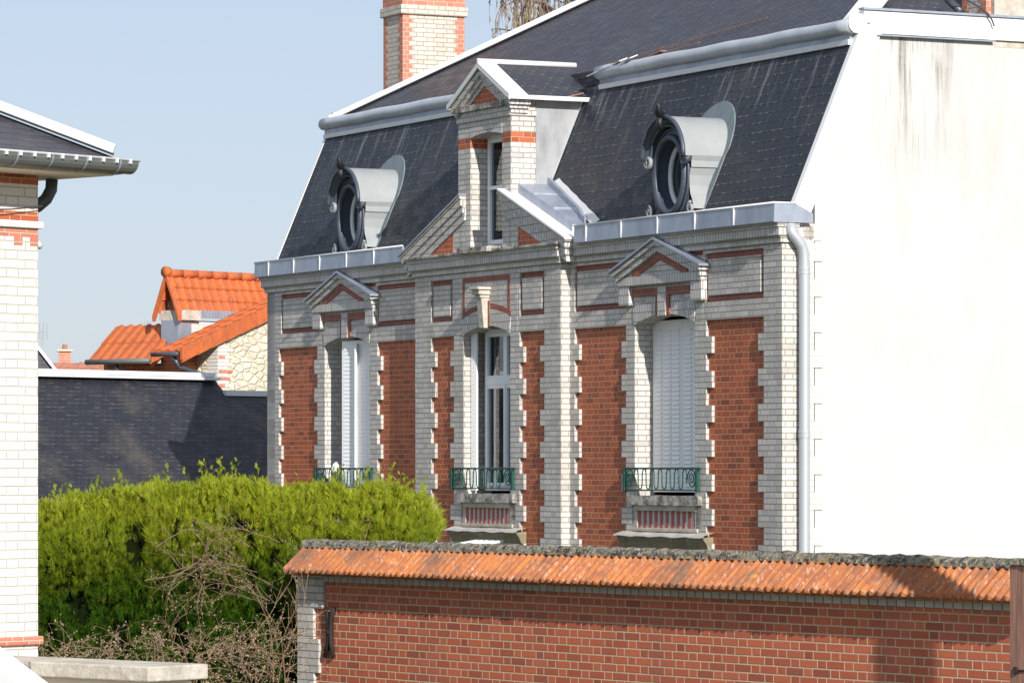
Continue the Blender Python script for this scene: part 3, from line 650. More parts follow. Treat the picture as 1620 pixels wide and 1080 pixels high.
# tympanum
for sg in (-1, 1):
    tw = MB(); tw.ext([(-CD + sg * .75, 2.99), (-CD + sg * 2.2, 2.99), (-CD + sg * 2.2, ZA - 2.2 * RS - .03), (-CD + sg * .75, ZA - .75 * RS - .03)], 'y', -D, .12)
    TY = tw.build('tympanum', MAT['wbrick'], house); tw = MB()
    z_ = lambda h: ZA - h * RS - .36
    tw.ext([(-CD + sg * 1.02, 2.997), (-CD + sg * 1.72, 2.997), (-CD + sg * 1.72, max(z_(1.72), 3.0)), (-CD + sg * 1.02, z_(1.02))], 'y', -D - .004, .1)
    tw.build('red_panel', MAT['rbrick'], TY)
for sg in (-1, 1):
    P_ = MB(); rake2(P_, .615, 2.50, ZA - .26, .10, -D - .03, .1, sg); P_ = P_.build('pediment_rake', MAT['wheader'], house, bevel=.004)
    q = MB(); rake2(q, .615, 2.52, ZA - .16, .10, -D - .055, .1, sg); rake2(q, .615, 2.56, ZA - .055, .105, -D - .085, .1, sg); q.build('rake_moulding', MAT['wheader'], P_, bevel=.005)
    q = MB(); rake2(q, .60, 2.62, ZA - .0, .028, -D - .12, .0, sg); q.build('rake_cover', MAT['zinc_white'] if sg > 0 else MAT['zinc'], P_, bevel=.003)
    q = MB(); rake2(q, .615, 2.60, ZA - .028, .03, -D - .10, .05, sg); q.build('rake_fillet', MAT['coping'], P_)
    # zinc valley behind the rake: riser, tread, raised back edge, pale flashing on the slates
    q = MB(); A = []; B = []; C_ = []; D_ = []; E_ = []; F_ = []; h0, h1 = .79, 2.40
    for i in range(13):
        h = h0 + (h1 - h0) * i / 12; x = -CD + sg * h; z0 = ZA - h * RS; zt = z0 + .13 - (.03 if i > 10 else 0); yb = max(my(zt) - .03, .03 + .12)
        A.append((x, -.03, z0 - .05)); B.append((x, -.03, zt)); C_.append((x, yb, zt + .01)); D_.append((x, yb, zt + .10)); E_.append((x, yb + .05, zt + .10)); F_.append((x, yb + .05, zt - .1))
    for a, b in ((A, B), (B, C_), (C_, D_), (D_, E_), (E_, F_)): q.strip(a, b)
    q.face([A[-1], B[-1], C_[-1], F_[-1]]); q.face([C_[-1], D_[-1], E_[-1], F_[-1]])
    q.build('valley_zinc', MAT['zinc'], P_, recalc=False)
    for hh in (1.25, 1.85):
        x = -CD + sg * hh; z0 = ZA - hh * RS + .13; q = MB(); q.box(x - .012, x + .012, -.028, max(my(z0) - .04, .1), z0 - .01, z0 + .022); q.build('seam', MAT['zinc'], P_)
    q = MB(); q.box(min(-CD + sg * 2.40, -CD + sg * 2.405), max(-CD + sg * 2.40, -CD + sg * 2.405) + .002, -.028, .18, 3.0, ZA - 2.4 * RS + .1); q.build('valley_end', MAT['zinc_white'], P_)
    q = MB(); A = []; B = []
    for i in range(15):
        h = .86 + (2.62 - .86) * i / 14; z0 = ZA - h * RS + .12; x = -CD + sg * h
        z1 = z0 + .05; w_ = .17 + (.02 if i % 3 == 0 else 0)
        A.append((x, my(z1) - .02, z1)); B.append((x + sg * w_, my(z1 + .06) - .012, z1 + .06))
    q.strip(A, B); q.build('valley_flashing', MAT['zinc_white'], P_, recalc=False)
# dormer masonry
DL, DR = CD + .86, CD - .79                          # s of left and right faces: 8.72, 7.07
ow0, ow1 = 7.335, 8.33
dm = MB()
def dbrick(s0, s1, z0, z1, y0=-D, y1=.24, mb=None): (mb or dm).box(-s1, -s0, y0, y1, z0, z1)
for z0, z1, key in ((2.997, 4.425, 'w'), (4.425, 4.57, 'r'), (4.57, 4.93, 'w')):
    pass
for a_, b_ in ((ow1, DL), (DR, ow0)):
    dm = MB(); dbrick(a_, b_, 2.997, 4.425); DM = dm.build('dormer_pier', MAT['wbrick'], house, bevel=.004)
    dm = MB(); dbrick(a_, b_, 4.425, 4.568); dm.build('red_band', MAT['rbrick'], DM)
dm = MB(); lo = arc_pts(ow0, ow1, 4.56, .05, 8)
for i in range(len(lo) - 1): dm.ext([lo[i], lo[i + 1], (lo[i + 1][0], 4.70), (lo[i][0], 4.70)], 'y', -D - .004, .24)
dm.build('dormer_arch', MAT['wheader'], DM)
dm = MB(); dbrick(DR, ow0, 4.568, 4.70); dbrick(ow1, DL, 4.568, 4.70); dbrick(DR, DL, 4.70, 4.93); dbrick(DR - .02, DL + .02, 4.78, 4.93, -D - .02, .24)
dm.build('dormer_lintel', MAT['wbrick'], DM, bevel=.004)
dm = MB(); dbrick(DR - .04, DL + .05, 4.93, 5.005, -D - .07, .1); o = dm.build('dormer_ledge', MAT['sill'], DM); lumpy(o, .012, 9)
# the side brick continues above the ledge up to the eave
for a_ in (DR, DL - .2): dm = MB(); dbrick(a_, a_ + .2, 4.93, 5.10, -D + .03, .6); dm.build('dormer_side', MAT['wbrick'], house)
# gable of the dormer
RD = .515; ZD = 5.53; hw = .93
gm_ = MB(); gm_.ext([(-CD - .62, 5.005), (-CD + .62, 5.005), (-CD, 5.005 + .62 * RD)], 'y', -D, .1); GP = gm_.build('dormer_pediment', MAT['rbrick'], house)
def rake3(mb, h1, z0, th, y0, y1, m=0):
    for sg in (-1, 1):
        mb.ext([(-CD, z0), (-CD + sg * h1, z0 - h1 * RD), (-CD + sg * h1, z0 - h1 * RD - th), (-CD, z0 - th)], 'y', y0, y1, m, (sg * 1., 0, -RD))
q = MB(); rake3(q, .84, ZD - .21, .07, -D - .02, .1); rake3(q, .87, ZD - .13, .08, -D - .05, .1); rake3(q, .92, ZD - .04, .09, -D - .085, .1); q.build('raking_cornice', MAT['wheader'], GP, bevel=.004)
q = MB(); rake3(q, .985, ZD + .03, .07, -D - .125, -D - .10); rake3(q, .985, ZD + .035, .02, -D - .125, .02); q.build('verge_board', MAT['zinc_white'], GP, bevel=.003)
q = MB()
for sg in (-1, 1):
    zt = ZD + .03; ze = zt - .985 * RD; yb_t = YF + (zt - ZU) / TP + .1
    q.ext([(-CD, zt), (-CD + sg * .985, ze), (-CD + sg * .985, ze - .03), (-CD, zt - .03)], 'y', .02, 1.35)
DRf = q.build('dormer_roof', MAT['slate_up'], house)
q = MB(); q.tube([(-CD, -D - .12, ZD + .05), (-CD, 1.25, ZD + .055)], .04, 8); q.build('dormer_ridge', MAT['zinc_white'], DRf, smooth=True)
q = MB(); ze = ZD + .03 - .985 * RD
for sg in (-1, 1): q.box(min(-CD + sg * .96, -CD + sg * 1.01), max(-CD + sg * .96, -CD + sg * 1.01), -D - .1, 1.05, ze - .06, ze - .005); q.box(min(-CD + sg * .80, -CD + sg * .96), max(-CD + sg * .80, -CD + sg * .96), -D - .0, 1.0, ze - .05, ze - .035)
q.build('dormer_eave', MAT['zinc_white'], DRf)
q = MB()
for a_, b_ in (((-CD + .80, -.10, 5.04), (-CD + .96, .12, 5.05)), ((-CD + .84, -.0, 4.99), (-CD + .93, .3, 4.98)), ((-CD + .95, .55, 5.02), (-CD + 1.02, .85, 5.10))): bar(q, a_, b_, .03, .015)
q.build('broken_lath', MAT['wood'], DRf)
# zinc cheeks
for s_ in (DR, DL): q = MB(); q.ext([(.236, 3.36), (my(3.36) + .03, 3.36), (my(5.1) + .03, 5.10), (.236, 5.10)], 'x', -s_ - .012, -s_ + .012); q.build('dormer_cheek', MAT['zinc_matt'], house)
q = MB(); A = [(-DR + .013, my(h) - .01, h) for h in (3.6, 5.1)]; B = [(-DR + .07, my(h) - .01, h) for h in (3.6, 5.1)]; q.strip(A, B); q.build('cheek_flashing', MAT['zinc_white'], house, recalc=False)
# dormer window
wr = empty('dormer_window', house); casement(wr, -ow1 + .02, -ow0 - .02, 3.05, 4.60, .11, None, False); room(wr, -ow1 + .3, -ow0 - .3, 3.3, 4.3, .3)
q = MB(); q.box(-ow1 + .05, -ow0 - .05, .095, .12, 3.85, 3.90); q.build('dormer_transom', MAT['pvc'], wr); q = MB(); q.box(-ow1 + .0, -ow0 - .0, -D + .05, .11, 3.0, 3.05); q.build('dormer_sill', MAT['pvc'], wr)
q = MB(); q.box(-CD - .5, -CD + .45, -D - .2, -D + .05, 2.965, 3.035); o = q.build('dormer_sill_stone', MAT['sill'], house); lumpy(o, .01, 9)

# ------------------------------------------------------------------ oeil-de-boeuf dormers
MAT['finial'] = plain('blackened_finial', (.02, .022, .028), .5, .2, .3, 9.)
def round_dormer(cs):
    r0 = empty('round_dormer', house, (-cs, 0, 0)); yf = .03; cz = 3.71; ea, eb = .36, .45; n = 48
    ang = [2 * math.pi * i / n for i in range(n)]
    el = lambda k, y: [(ea * k * math.cos(t), y, cz + eb * k * math.sin(t)) for t in ang]
    # outline of the face plate: wide scrolled foot, narrow waist, round head
    def outl(t):
        c_, s_ = math.cos(t), math.sin(t)
        if s_ > 0: return (.475 * c_, cz + .60 * s_)
        x = c_ * (.475 + .11 * max(0, -s_ - .35) * 1.5); z = cz - min(.60, .72 * abs(s_) ** .9)
        if s_ < -.62: x = c_ / max(abs(c_), 1e-6) * (.57 if abs(c_) > .35 else abs(c_) * 1.6)
        return (x, z)
    O = [outl(t) for t in ang]
    mb = MB(); I = el(1.0, yf); Ov = [(p[0], yf, p[1]) for p in O]; Ob = [(p[0], yf + .10, p[1]) for p in O]
    for i in range(n):
        j = (i + 1) % n; mb.face([Ov[i], Ov[j], I[j], I[i]]); mb.face([Ov[i], Ob[i], Ob[j], Ov[j]])
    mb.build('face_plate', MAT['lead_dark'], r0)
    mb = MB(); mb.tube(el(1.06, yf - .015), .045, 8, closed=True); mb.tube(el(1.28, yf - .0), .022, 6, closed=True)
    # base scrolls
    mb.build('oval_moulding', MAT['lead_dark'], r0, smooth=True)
    mb = MB(); mb.strip(el(1.0, yf) + el(1.0, yf)[:1], el(.93, yf + .24) + el(.93, yf + .24)[:1]); mb.build('reveal', MAT['lead_dark'], r0, smooth=True)  # reveal coloured dark, standing in for the hood's shade
    mb = MB(); mb.tube(el(.86, yf + .16), .035, 8, closed=True); mb.box(-.02, .02, yf + .17, yf + .2, cz - eb * .85, cz + eb * .85); F_ = mb.build('oval_frame', MAT['pvc'], r0, smooth=True)
    mb = MB(); mb.face(el(.9, yf + .19)); mb.build('pane', MAT['glass'], F_)
    for sg in (-1, 1):
        sc = MB(); pts = []
        for i in range(26):
            t = i / 25; an = math.pi * (1.5 + 2.6 * t) ; ra = .075 * (1 - .8 * t); pts.append((sg * (.545 - ra * math.cos(an) * 1.), yf - .02, 3.27 - ra * math.sin(an)))
        sc.tube(pts, .022, 6); sc.build('foot_scroll', MAT['lead_light'], r0, smooth=True)
        sc = MB(); pts = []
        for i in range(26):
            t = i / 25; an = math.pi * (0. + 2.4 * t); ra = .085 * (1 - .75 * t); pts.append((sg * (.56 - .09 + ra * math.cos(an)), yf - .07, 3.90 - ra * math.sin(an)))
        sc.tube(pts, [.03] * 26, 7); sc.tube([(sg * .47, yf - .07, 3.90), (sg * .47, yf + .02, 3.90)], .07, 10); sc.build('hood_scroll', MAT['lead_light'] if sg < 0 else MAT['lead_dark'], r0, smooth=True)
    # barrel hood running back into the slope
    hc, hrx, hrz = 3.92, .55, .53; N_ = 28
    A0 = [math.pi * (i / N_) for i in range(N_ + 1)]
    fr = [(hrx * math.cos(t), yf - .12, hc + hrz * math.sin(t)) for t in A0]; bk = [(p[0], max(my(p[2]) + .03, yf), p[2]) for p in fr]
    hd = MB(); hd.strip(fr, bk); inn = [(p[0] * .93, p[1], hc + (p[2] - hc) * .93) for p in fr]; inb = [(p[0], yf + .1, p[2]) for p in inn]
    hd.strip(inn, inb); HB = hd.build('hood', MAT['lead_light'], r0, smooth=True, recalc=False)
    hd = MB(); hd.strip(inn, fr); q_ = [(p[0] * .80, yf - .05, hc + (p[2] - hc) * .80) for p in fr]; hd.strip(q_, inn); q2 = [(p[0] * .76, yf, hc + (p[2] - hc) * .76) for p in fr]; hd.strip(q2, q_)
    hd.tube([(p[0] * .985, p[1], hc + (p[2] - hc) * .985) for p in fr], .028, 7); hd.tube([(p[0] * .78, yf - .06, hc + (p[2] - hc) * .78) for p in fr], .02, 6)
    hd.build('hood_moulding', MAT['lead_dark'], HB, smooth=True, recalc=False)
    # side cheeks: entablature strip, concave panel, flared foot
    for sg in (-1, 1):
        ck = MB(); xx = sg * .50
        def side(x, z0, z1, x1=None, k=1):
            x1 = x if x1 is None else x1
            ck.face([(x, yf + .0, z0), (x, my(z0) + .03, z0), (x1, my(z1) + .03, z1), (x1, yf + .0, z1)])
        side(sg * .53, 3.80, 3.86); side(sg * .53, 3.86, 3.925, sg * .555); side(sg * .53, 3.78, 3.80); 
        zs = [3.26, 3.36, 3.45, 3.55, 3.68, 3.78]; xs2 = [.58, .56, .505, .482, .485, .51]
        for i in range(5): side(sg * xs2[i], zs[i], zs[i + 1], sg * xs2[i + 1])
        ck.face([(sg * .51, yf, 3.78), (sg * .51, my(3.78), 3.78), (sg * .53, my(3.78), 3.78), (sg * .53, yf, 3.78)])
        ck.build('cheek', MAT['lead_light'], r0, recalc=False)
    # pale flashing apron lying on the slates
    ap = MB(); inn_ = []; out = []
    for i in range(33):
        t = math.pi * (-.18 + 1.36 * i / 32); x, z = .53 * math.cos(t), 3.92 + .51 * math.sin(t); k = 1.09 + .15 * max(0, math.sin(t)) ** 2
        X, Zt = .60 * k * math.cos(t), 3.95 + .58 * k * math.sin(t)
        if z < 3.95: x, X = math.copysign(.49, math.cos(t)), math.copysign(.62, math.cos(t))
        inn_.append((x, my(z) - .004, z)); out.append((X, my(Zt) - .016, Zt))
    inn_ = [(.55, my(3.2) - .004, 3.2)] + inn_ + [(-.55, my(3.2) - .004, 3.2)]; out = [(.60, my(3.2) - .016, 3.2)] + out + [(-.60, my(3.2) - .016, 3.2)]
    ap.strip(inn_, out); ap.strip(out, [(p[0] * 1.0, p[1] + .02, p[2] + .002) for p in out]); ap.build('apron', MAT['apron'], r0, recalc=False)
    # leaf ornament
    fn = MB()
    for k in range(5):
        a_ = R(-50 + 25 * k); L = .20 - .03 * abs(k - 2)
        fn.tube([(0, yf - .15, 4.40), (.5 * L * math.sin(a_), yf - .19, 4.44 + .6 * L * math.cos(a_)), (L * math.sin(a_), yf - .16 - .02 * k, 4.45 + L * math.cos(a_))], [.022, .034, .004], 6)
    fn.tube([(0, yf - .14, 4.28), (0, yf - .17, 4.36), (0, yf - .15, 4.46)], [.035, .05, .035], 8); fn.tube([(-.10, yf - .14, 4.49), (.10, yf - .14, 4.49)], .022, 6)
    fn.build('leaf_finial', MAT['finial'], r0, smooth=True)
round_dormer(2.84); round_dormer(12.76)

# ------------------------------------------------------------------ chimneys
def stack(name, x0, x1, y0, y1, z0, z1, collar, mat, parent=house):
    mb = MB(); mb.box(x0, x1, y0, y1, z0, collar); c_ = mb.build(name, MAT['chbrick'], parent)
    qd = MB(); z = z0; k = 0
    while z < collar - .01:                          # red toothed corners
        w_ = .115 if k % 2 else .165; zz = min(z + COURSE, collar - .001)
        for ya, yb in ((y0 - .003, y0 + w_), (y1 - w_, y1 + .003)): qd.box(x1 - w_, x1 + .003, ya, yb, z, zz); qd.box(x0 - .003, x0 + w_, ya, yb, z, zz)
        z += COURSE; k += 1
    qd.build('red_corner_brick', MAT['orbrick'], c_)
    mb = MB(); mb.box(x0 - .045, x1 + .045, y0 - .045, y1 + .045, collar, collar + .145); mb.build('collar', MAT['chbrick'], c_, bevel=.005)
    mb = MB(); mb.box(x0 - .01, x1 + .01, y0 - .01, y1 + .01, collar + .145, z1); mb.build('chimney_top', MAT['orbrick'], c_)
    for i in range(3): pm = MB(); yy = y0 + (y1 - y0) * (i + .5) / 3; pm.tube([((x0 + x1) / 2, yy, z1), ((x0 + x1) / 2, yy, z1 + .35)], [.11, .09], 12); pm.build('chimney_pot', MAT['tile_far'], c_, smooth=True)
    return c_
stack('chimney', -16.42, -15.70, 2.23, 3.30, 3.0, 8.4, 7.13, None)
stack('chimney', -.62, -.08, 2.95, 4.0, 5.2, 8.2, 7.3, None)
mb = MB(); mb.box(-.5, .0, 3.02, 4.3, 5.2, 7.0); mb.build('rendered_flue', MAT['coping'], house)
mb = MB(); pts = [H.onx(x, y, .1) for x, y in ((1520, -6), (1535, 3), (1552, 13), (1563, 22), (1570, 33), (1573, 42))]; mb.tube([(.1, p[0], p[1]) for p in pts], .012, 5); mb.build('cable', MAT['pipe_dark'], house)
mb = MB(); pa = H.onx(1499, 0, -.3); pb = H.onx(1520, 19, -.05); mb.tube([(-.3, pa[0], pa[1]), (-.05, pb[0], pb[1])], .045, 10); mb.build('vent_pipe', MAT['pipe_dark'], house, smooth=True)
# ================================================================== garden wall
GW = Frame(-2.1118, 40.3727, (.56577, -.82456))
gw_ = GW.root('garden_wall', 'red brick garden wall capped with orange pan tiles and a lichen-crusted ridge', 'wall')
LW = GW.on(1604, 900, -.17)[0] + .25
mb = MB(); mb.box(.30, LW, .03, .26, Gd, -1.095); mb.build('wall', MAT['gbrick'], gw_)
mb = MB(); z = Gd; k = 0
zz = -1.10
rows = []
# white quoin: wide block on top, then alternating
z = -1.02
for h_, w_ in ((.335, .47), (.30, .30), (.33, .40), (.40, .31), (.33, .41), (.33, .30)):
    rows.append((z - h_, z, w_)); z -= h_
mb = MB()
for a, b, w_ in rows: mb.box(0, w_, 0, .27, a, b)
mb.box(0, .3, .0, .27, Gd, z); mb.build('corner_quoin', MAT['wbrick'], gw_, bevel=.006)
mb = MB(); mb.box(.47, LW, .008, .25, -1.095, -1.02); mb.build('header_course', MAT['gheader'] if 'gheader' in MAT else MAT['wbrick'], gw_, bevel=.003)
# pan tiles: ribs running down the slope, slightly irregular
ye, yr, ze, zr_ = -.175, .10, -.985, -.745
mb = MB(); x = .03; rib = .102; k = 0; rnd_ = random.Random(3)
prev = None; Lq = math.hypot(yr - ye, zr_ - ze); nx_, nz_ = -(zr_ - ze) / Lq, (yr - ye) / Lq
while x < LW:
    w_ = rib * (.95 + .1 * rnd_.random()); hi_ = .026 + .01 * rnd_.random(); dy = .012 * rnd_.random(); tw_ = .01 * (rnd_.random() - .5)
    n_ = 7; pr = []
    for i in range(n_ + 1):
        t = i / n_; hh = hi_ * max(0, math.sin(math.pi * min(t / .62, 1))) ** .8 if t < .62 else -.004 * math.sin(math.pi * (t - .62) / .38)
        pr.append((t, hh))
    secs = []
    for f_, (yy, zz) in enumerate(((ye - dy, ze - dy * .87), (ye * .5 + yr * .5, (ze + zr_) / 2 + .003), (yr, zr_))):
        secs.append([(x + t * w_ + tw_ * f_, yy + nx_ * hh, zz + nz_ * hh) for t, hh in pr])
    for a, b in ((secs[0], secs[1]), (secs[1], secs[2])): mb.strip(a, b)
    low = [(p[0], p[1] + .01, p[2] - .022) for p in [(q[0], q[1] - nx_ * 0, q[2]) for q in secs[0]]]; mb.strip([(q[0], q[1] + .006, min(q[2], ze + .0) - .02) for q in secs[0]], secs[0])
    x += w_; k += 1
mb.box(.03, LW, ye + .03, .30, ze - .045, ze - .02)
mb.face([(.03, yr, zr_), (LW, yr, zr_), (LW, .36, -.97), (.03, .36, -.97)])
mb.face([(.03, ye, ze - .01), (.03, yr, zr_), (.03, .36, -.97), (.03, .3, ze - .03)])
mb.build('tile_coping', MAT['tile'], gw_, recalc=False)
mb = MB(); mb.box(.03, LW, ye + .05, .02, -1.035, ze - .046); mb.build('mortar_bed', MAT['sill'], gw_)
mb = MB(); n = 260; secs = []
for i in range(n + 1):
    x = .0 + (LW - .0) * i / n; s_ = []
    for k in range(9):
        t = math.pi * k / 8; ra = 1 + .22 * mnoise.noise(Vector((x * 9, k * .9, 0))) + .12 * mnoise.noise(Vector((x * 30, k * 2., 5)))
        s_.append((x + .02 * mnoise.noise(Vector((x * 20, k, 9))), .115 - .075 * ra * math.cos(t), -.765 + .078 * ra * math.sin(t) ** .8 + .008 * mnoise.noise(Vector((x * 2.2, 0, 3)))))
    secs.append(s_)
for a, b in zip(secs, secs[1:]): mb.strip(a, b)
mb.face(secs[0]); mb.build('ridge_cap', MAT['lichen'], gw_, recalc=False)
# X-shaped iron wall anchor
mb = MB(); xw = .60
def yb_(z): return .012
mb.tube([(xw - .075, .0, -1.34), (xw - .025, .005, -1.44), (xw - .018, .005, -1.56), (xw - .025, .005, -1.68), (xw - .085, .0, -1.82)], [.022, .026, .03, .026, .02], 6)
mb.tube([(xw + .075, .0, -1.34), (xw + .02, .005, -1.44), (xw + .015, .005, -1.56), (xw + .02, .005, -1.68), (xw + .07, .0, -1.82)], [.022, .026, .03, .026, .02], 6)
mb.tube([(xw, -.03, -1.58), (xw, .01, -1.58)], .022, 8); mb.build('wall_anchor', MAT['rust'], gw_, smooth=True)
# timber post at the near end
px_, pz_ = GW.on(1597, 885, -2.6)
post = GW.root('timber_post', 'pinkish brown weathered timber post at the right end of the tiled garden wall', 'post', at=(px_, -2.6))
mb = MB(); mb.box(0, .34, 0, .16, Gd, pz_ - .035); o = mb.build('post', MAT['wood'], post, bevel=.008)
mb = MB(); mb.box(-.02, .36, -.02, .18, pz_ - .035, pz_ + .01); o = mb.build('post_cap', MAT['lichen'], post); lumpy(o, .012, 12)
ZR = GW.on(1609, 1060, -2.6)[1]; mb = MB(); ring = [(.075 + .022 * math.cos(t), -.012, ZR + .022 * math.sin(t)) for t in [2 * math.pi * i / 12 for i in range(12)]]; mb.tube(ring, .006, 6, closed=True); mb.tube([(.10, -.006, ZR), (.20, -.008, ZR + .005)], .006, 5); mb.build('ring_bolt', MAT['rust'], post, smooth=True)
# tall pole beyond the right edge whose shadow falls across the wall
wx, wy = GW.o[0] + GW.x[0] * 9.33, GW.o[1] + GW.x[1] * 9.33
pl = bpy.data.objects.new('utility_pole', None); col.objects.link(pl); pl.location = (wx + sd.x * 4.9, wy + sd.y * 4.9, 0); tag(pl, 'tall grey utility pole whose shadow falls across the right end of the garden wall', 'pole')
mb = MB(); mb.tube([(0, 0, -EYE), (0, 0, 5.0)], [.12, .10], 14); mb.build('pole', MAT['coping'], pl, smooth=True); mb = MB(); mb.tube([(0, 0, 5.0), (0, 0, 5.06)], [.11, .03], 14); mb.build('pole_cap', MAT['zinc'], pl)

# ================================================================== neighbouring house on the left
L = Frame(-3.75, 32.5, (.6567, .75416))
lh = L.root('pale_brick_house', 'pale cream brick house corner with grey gutter and hipped slate roof at the left edge', 'house')
mb = MB(); mb.box(-6, 0, 0, 6, Gd, 1.83); mb.build('wall', MAT['pbrick'], lh)
def lrow(name, mat, z0, z1, o_=0., parent=lh, x1=None, be=0): mb = MB(); mb.box(-6 - o_, o_ if x1 is None else x1, -o_, 6, z0, z1); return mb.build(name, mat, parent, bevel=be)
lrow('red_course', MAT['orbrick'], 1.83, 1.90, .002); lrow('string_course', MAT['zinc_white'], 1.90, 1.955, .035, be=.01)
rb = MB(); rb.box(-.085, .003, -.003, .2, 1.762, 1.83); rb.box(-.255, -.165, -.003, .2, 1.762, 1.83); rb.build('red_brick', MAT['orbrick'], lh)
lrow('red_course', MAT['rbrick'], 1.955, 2.03, .002); mb = MB(); mb.box(-6, 0, 0, 6, 2.03, 2.245); mb.build('upper_wall', MAT['pbrick'], lh); lrow('red_course', MAT['rbrick'], 2.245, 2.32, .002)
lrow('base_course', MAT['orbrick'], -1.385, -1.315, .035, be=.012)
OH = .42
mb = MB(); mb.box(-6.4, OH, -OH, 6.4, 2.322, 2.345); mb.build('soffit', MAT['soffit'], lh)
mb = MB()                                            # hipped slate roof
zb, zt2, pit = 2.47, 2.47 + 3.4 * .53, .53
e0 = OH + .0; c = [(e0, -e0), (-6.4, -e0), (-6.4, 6.4), (e0, 6.4)]; hr_ = (6.4 + e0) / 2
mb.face([(-6.4, -e0, zb), (e0, -e0, zb), (e0 - hr_, -e0 + hr_, zb + hr_ * pit), (-6.4, -e0 + hr_, zb + hr_ * pit)])
mb.face([(e0, -e0, zb), (e0, 6.4, zb), (e0 - hr_, 6.4 - hr_, zb + hr_ * pit)])
mb.face([(e0, 6.4, zb), (-6.4, 6.4, zb), (-6.4, 6.4 - hr_, zb + hr_ * pit), (e0 - hr_, 6.4 - hr_, zb + hr_ * pit)])
rf = mb.build('roof', MAT['slate_left'], lh)
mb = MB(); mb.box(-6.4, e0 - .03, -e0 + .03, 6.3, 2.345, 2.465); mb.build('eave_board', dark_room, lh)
mb = MB(); p_, q_ = Vector((e0 + .0, -e0 - .0, zb + .02)), Vector((e0 - hr_, -e0 + hr_, zb + hr_ * pit + .02)); bar(mb, p_, q_, .26, .02); bar(mb, p_ + Vector((0, 0, .02)), q_ + Vector((0, 0, .02)), .11, .06)
mb.build('hip_ridge', MAT['zinc_white'], rf, bevel=.008)
mb = MB(); n = 10; A = []; B = []                     # half-round gutter
yg, zg, rg = -OH - .07, 2.435, .10
GX = L.on(220, 258, yg - rg)[0]; prof_ = [(yg - rg * math.cos(math.pi * i / n), zg - rg * math.sin(math.pi * i / n)) for i in range(n + 1)]
for a, b in zip(prof_, prof_[1:]): mb.face([(-6.4, *a), (GX, *a), (GX, *b), (-6.4, *b)])
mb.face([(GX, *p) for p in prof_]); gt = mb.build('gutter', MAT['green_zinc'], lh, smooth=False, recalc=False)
mb = MB(); mb.tube([(-6.4, yg - rg, zg + .005), (GX + .01, yg - rg, zg + .005)], .011, 8); mb.build('gutter_rim', MAT['zinc_white'], gt, smooth=True)
x = GX - .2
while x > -2.2:
    mb = MB(); pp = [(x, yg - (rg + .006) * math.cos(math.pi * i / n), zg - (rg + .006) * math.sin(math.pi * i / n)) for i in range(n // 2 + 3)]; mb.strip([(x - .011, p[1], p[2]) for p in pp], [(x + .011, p[1], p[2]) for p in pp]); mb.build('bracket', MAT['zinc'], gt, recalc=False); x -= .36
for i in range(12): mb = MB(); x = GX - .1 - i * .145; mb.box(x - .010, x + .010, yg - rg - .016, yg - rg + .004, zg - .025, zg + .012); mb.build('clip', MAT['zinc_white'], gt)
mb = MB()                                            # side gutter, turning the corner
prof2 = [(OH + .07 + rg * math.cos(math.pi * i / n), zg - rg * math.sin(math.pi * i / n)) for i in range(n + 1)]
for a, b in zip(prof2, prof2[1:]): mb.face([(a[0], -OH, a[1]), (a[0], 6.4, a[1]), (b[0], 6.4, b[1]), (b[0], -OH, b[1])])
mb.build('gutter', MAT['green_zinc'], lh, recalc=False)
mb = MB(); e_ = [L.on(x, y, .12) for x, y in ((82, 284), (81, 300), (73, 315), (60, 326))]
mb.tube([(p[0], .12, p[1]) for p in e_] + [(.055, .32, 2.0), (.055, .42, 1.9), (.055, .42, Gd)], [.05] * 7, 12); mb.build('downpipe', MAT['pipe_dark'], lh, smooth=True)
mb = MB(); mb.tube([(-3, -.12, 2.02), (-1, -.1, 2.0), (-.35, -.07, 2.035), (.0, -.05, 2.075), (.2, .3, 2.09)], .006, 4); mb.build('cable', MAT['pipe_dark'], lh)
mb = MB(); mb.tube([(.0, .05, 1.80), (.05, .05, 1.78), (.075, .05, 1.755)], [.03, .028, .02], 8); mb.tube([(.02, .05, 1.80), (.05, .05, 1.87)], [.014, .004], 5); mb.build('wall_hook', MAT['zinc_white'], lh, smooth=True)
lrow('plinth', MAT['coping'], Gd, -1.50, .03)

# low wall with a stone coping running towards the viewer from the house
lw = Frame(-2.676, 30.25, (.75416, -.6567))
lwr = lw.root('low_wall', 'low pale rendered wall with a thick weathered stone coping slab beside the pale house', 'wall', at=(0, 0))
mb = MB(); mb.box(-4, 0, 0, .62, -1.565, -1.452); o = mb.build('coping', MAT['coping'], lwr, bevel=.012)
mb = MB(); mb.box(-4, -1.28, -.004, .3, -1.563, -1.4535); mb.build('dark_stain', MAT['sill'], lwr)
mb = MB(); mb.box(-4, -.06, .07, .5, Gd, -1.565); mb.build('wall', MAT['cream'] if 'cream' in MAT else MAT['soffit'], lwr)
# white slanting slab in the very corner
wp = lw.root('white_parapet', 'smooth white sloping parapet in the bottom left corner, in front of the low wall', 'parapet', at=(-1.0, -3.0))
fwp = Frame(*wp.location[:2], (.75416, -.6567))
pA, pB = fwp.on(0, 1057, 0), fwp.on(33, 1082, 0)
k_ = (pB[1] - pA[1]) / (pB[0] - pA[0])
mb = MB(); mb.ext([(pA[0] - 1.5, pA[1] - 1.5 * k_), (pB[0] + .8, pB[1] + .8 * k_), (pB[0] + .8, Gd), (pA[0] - 1.5, Gd)], 'y', 0, .25); mb.build('slab', MAT['paint_white'], wp, bevel=.01)

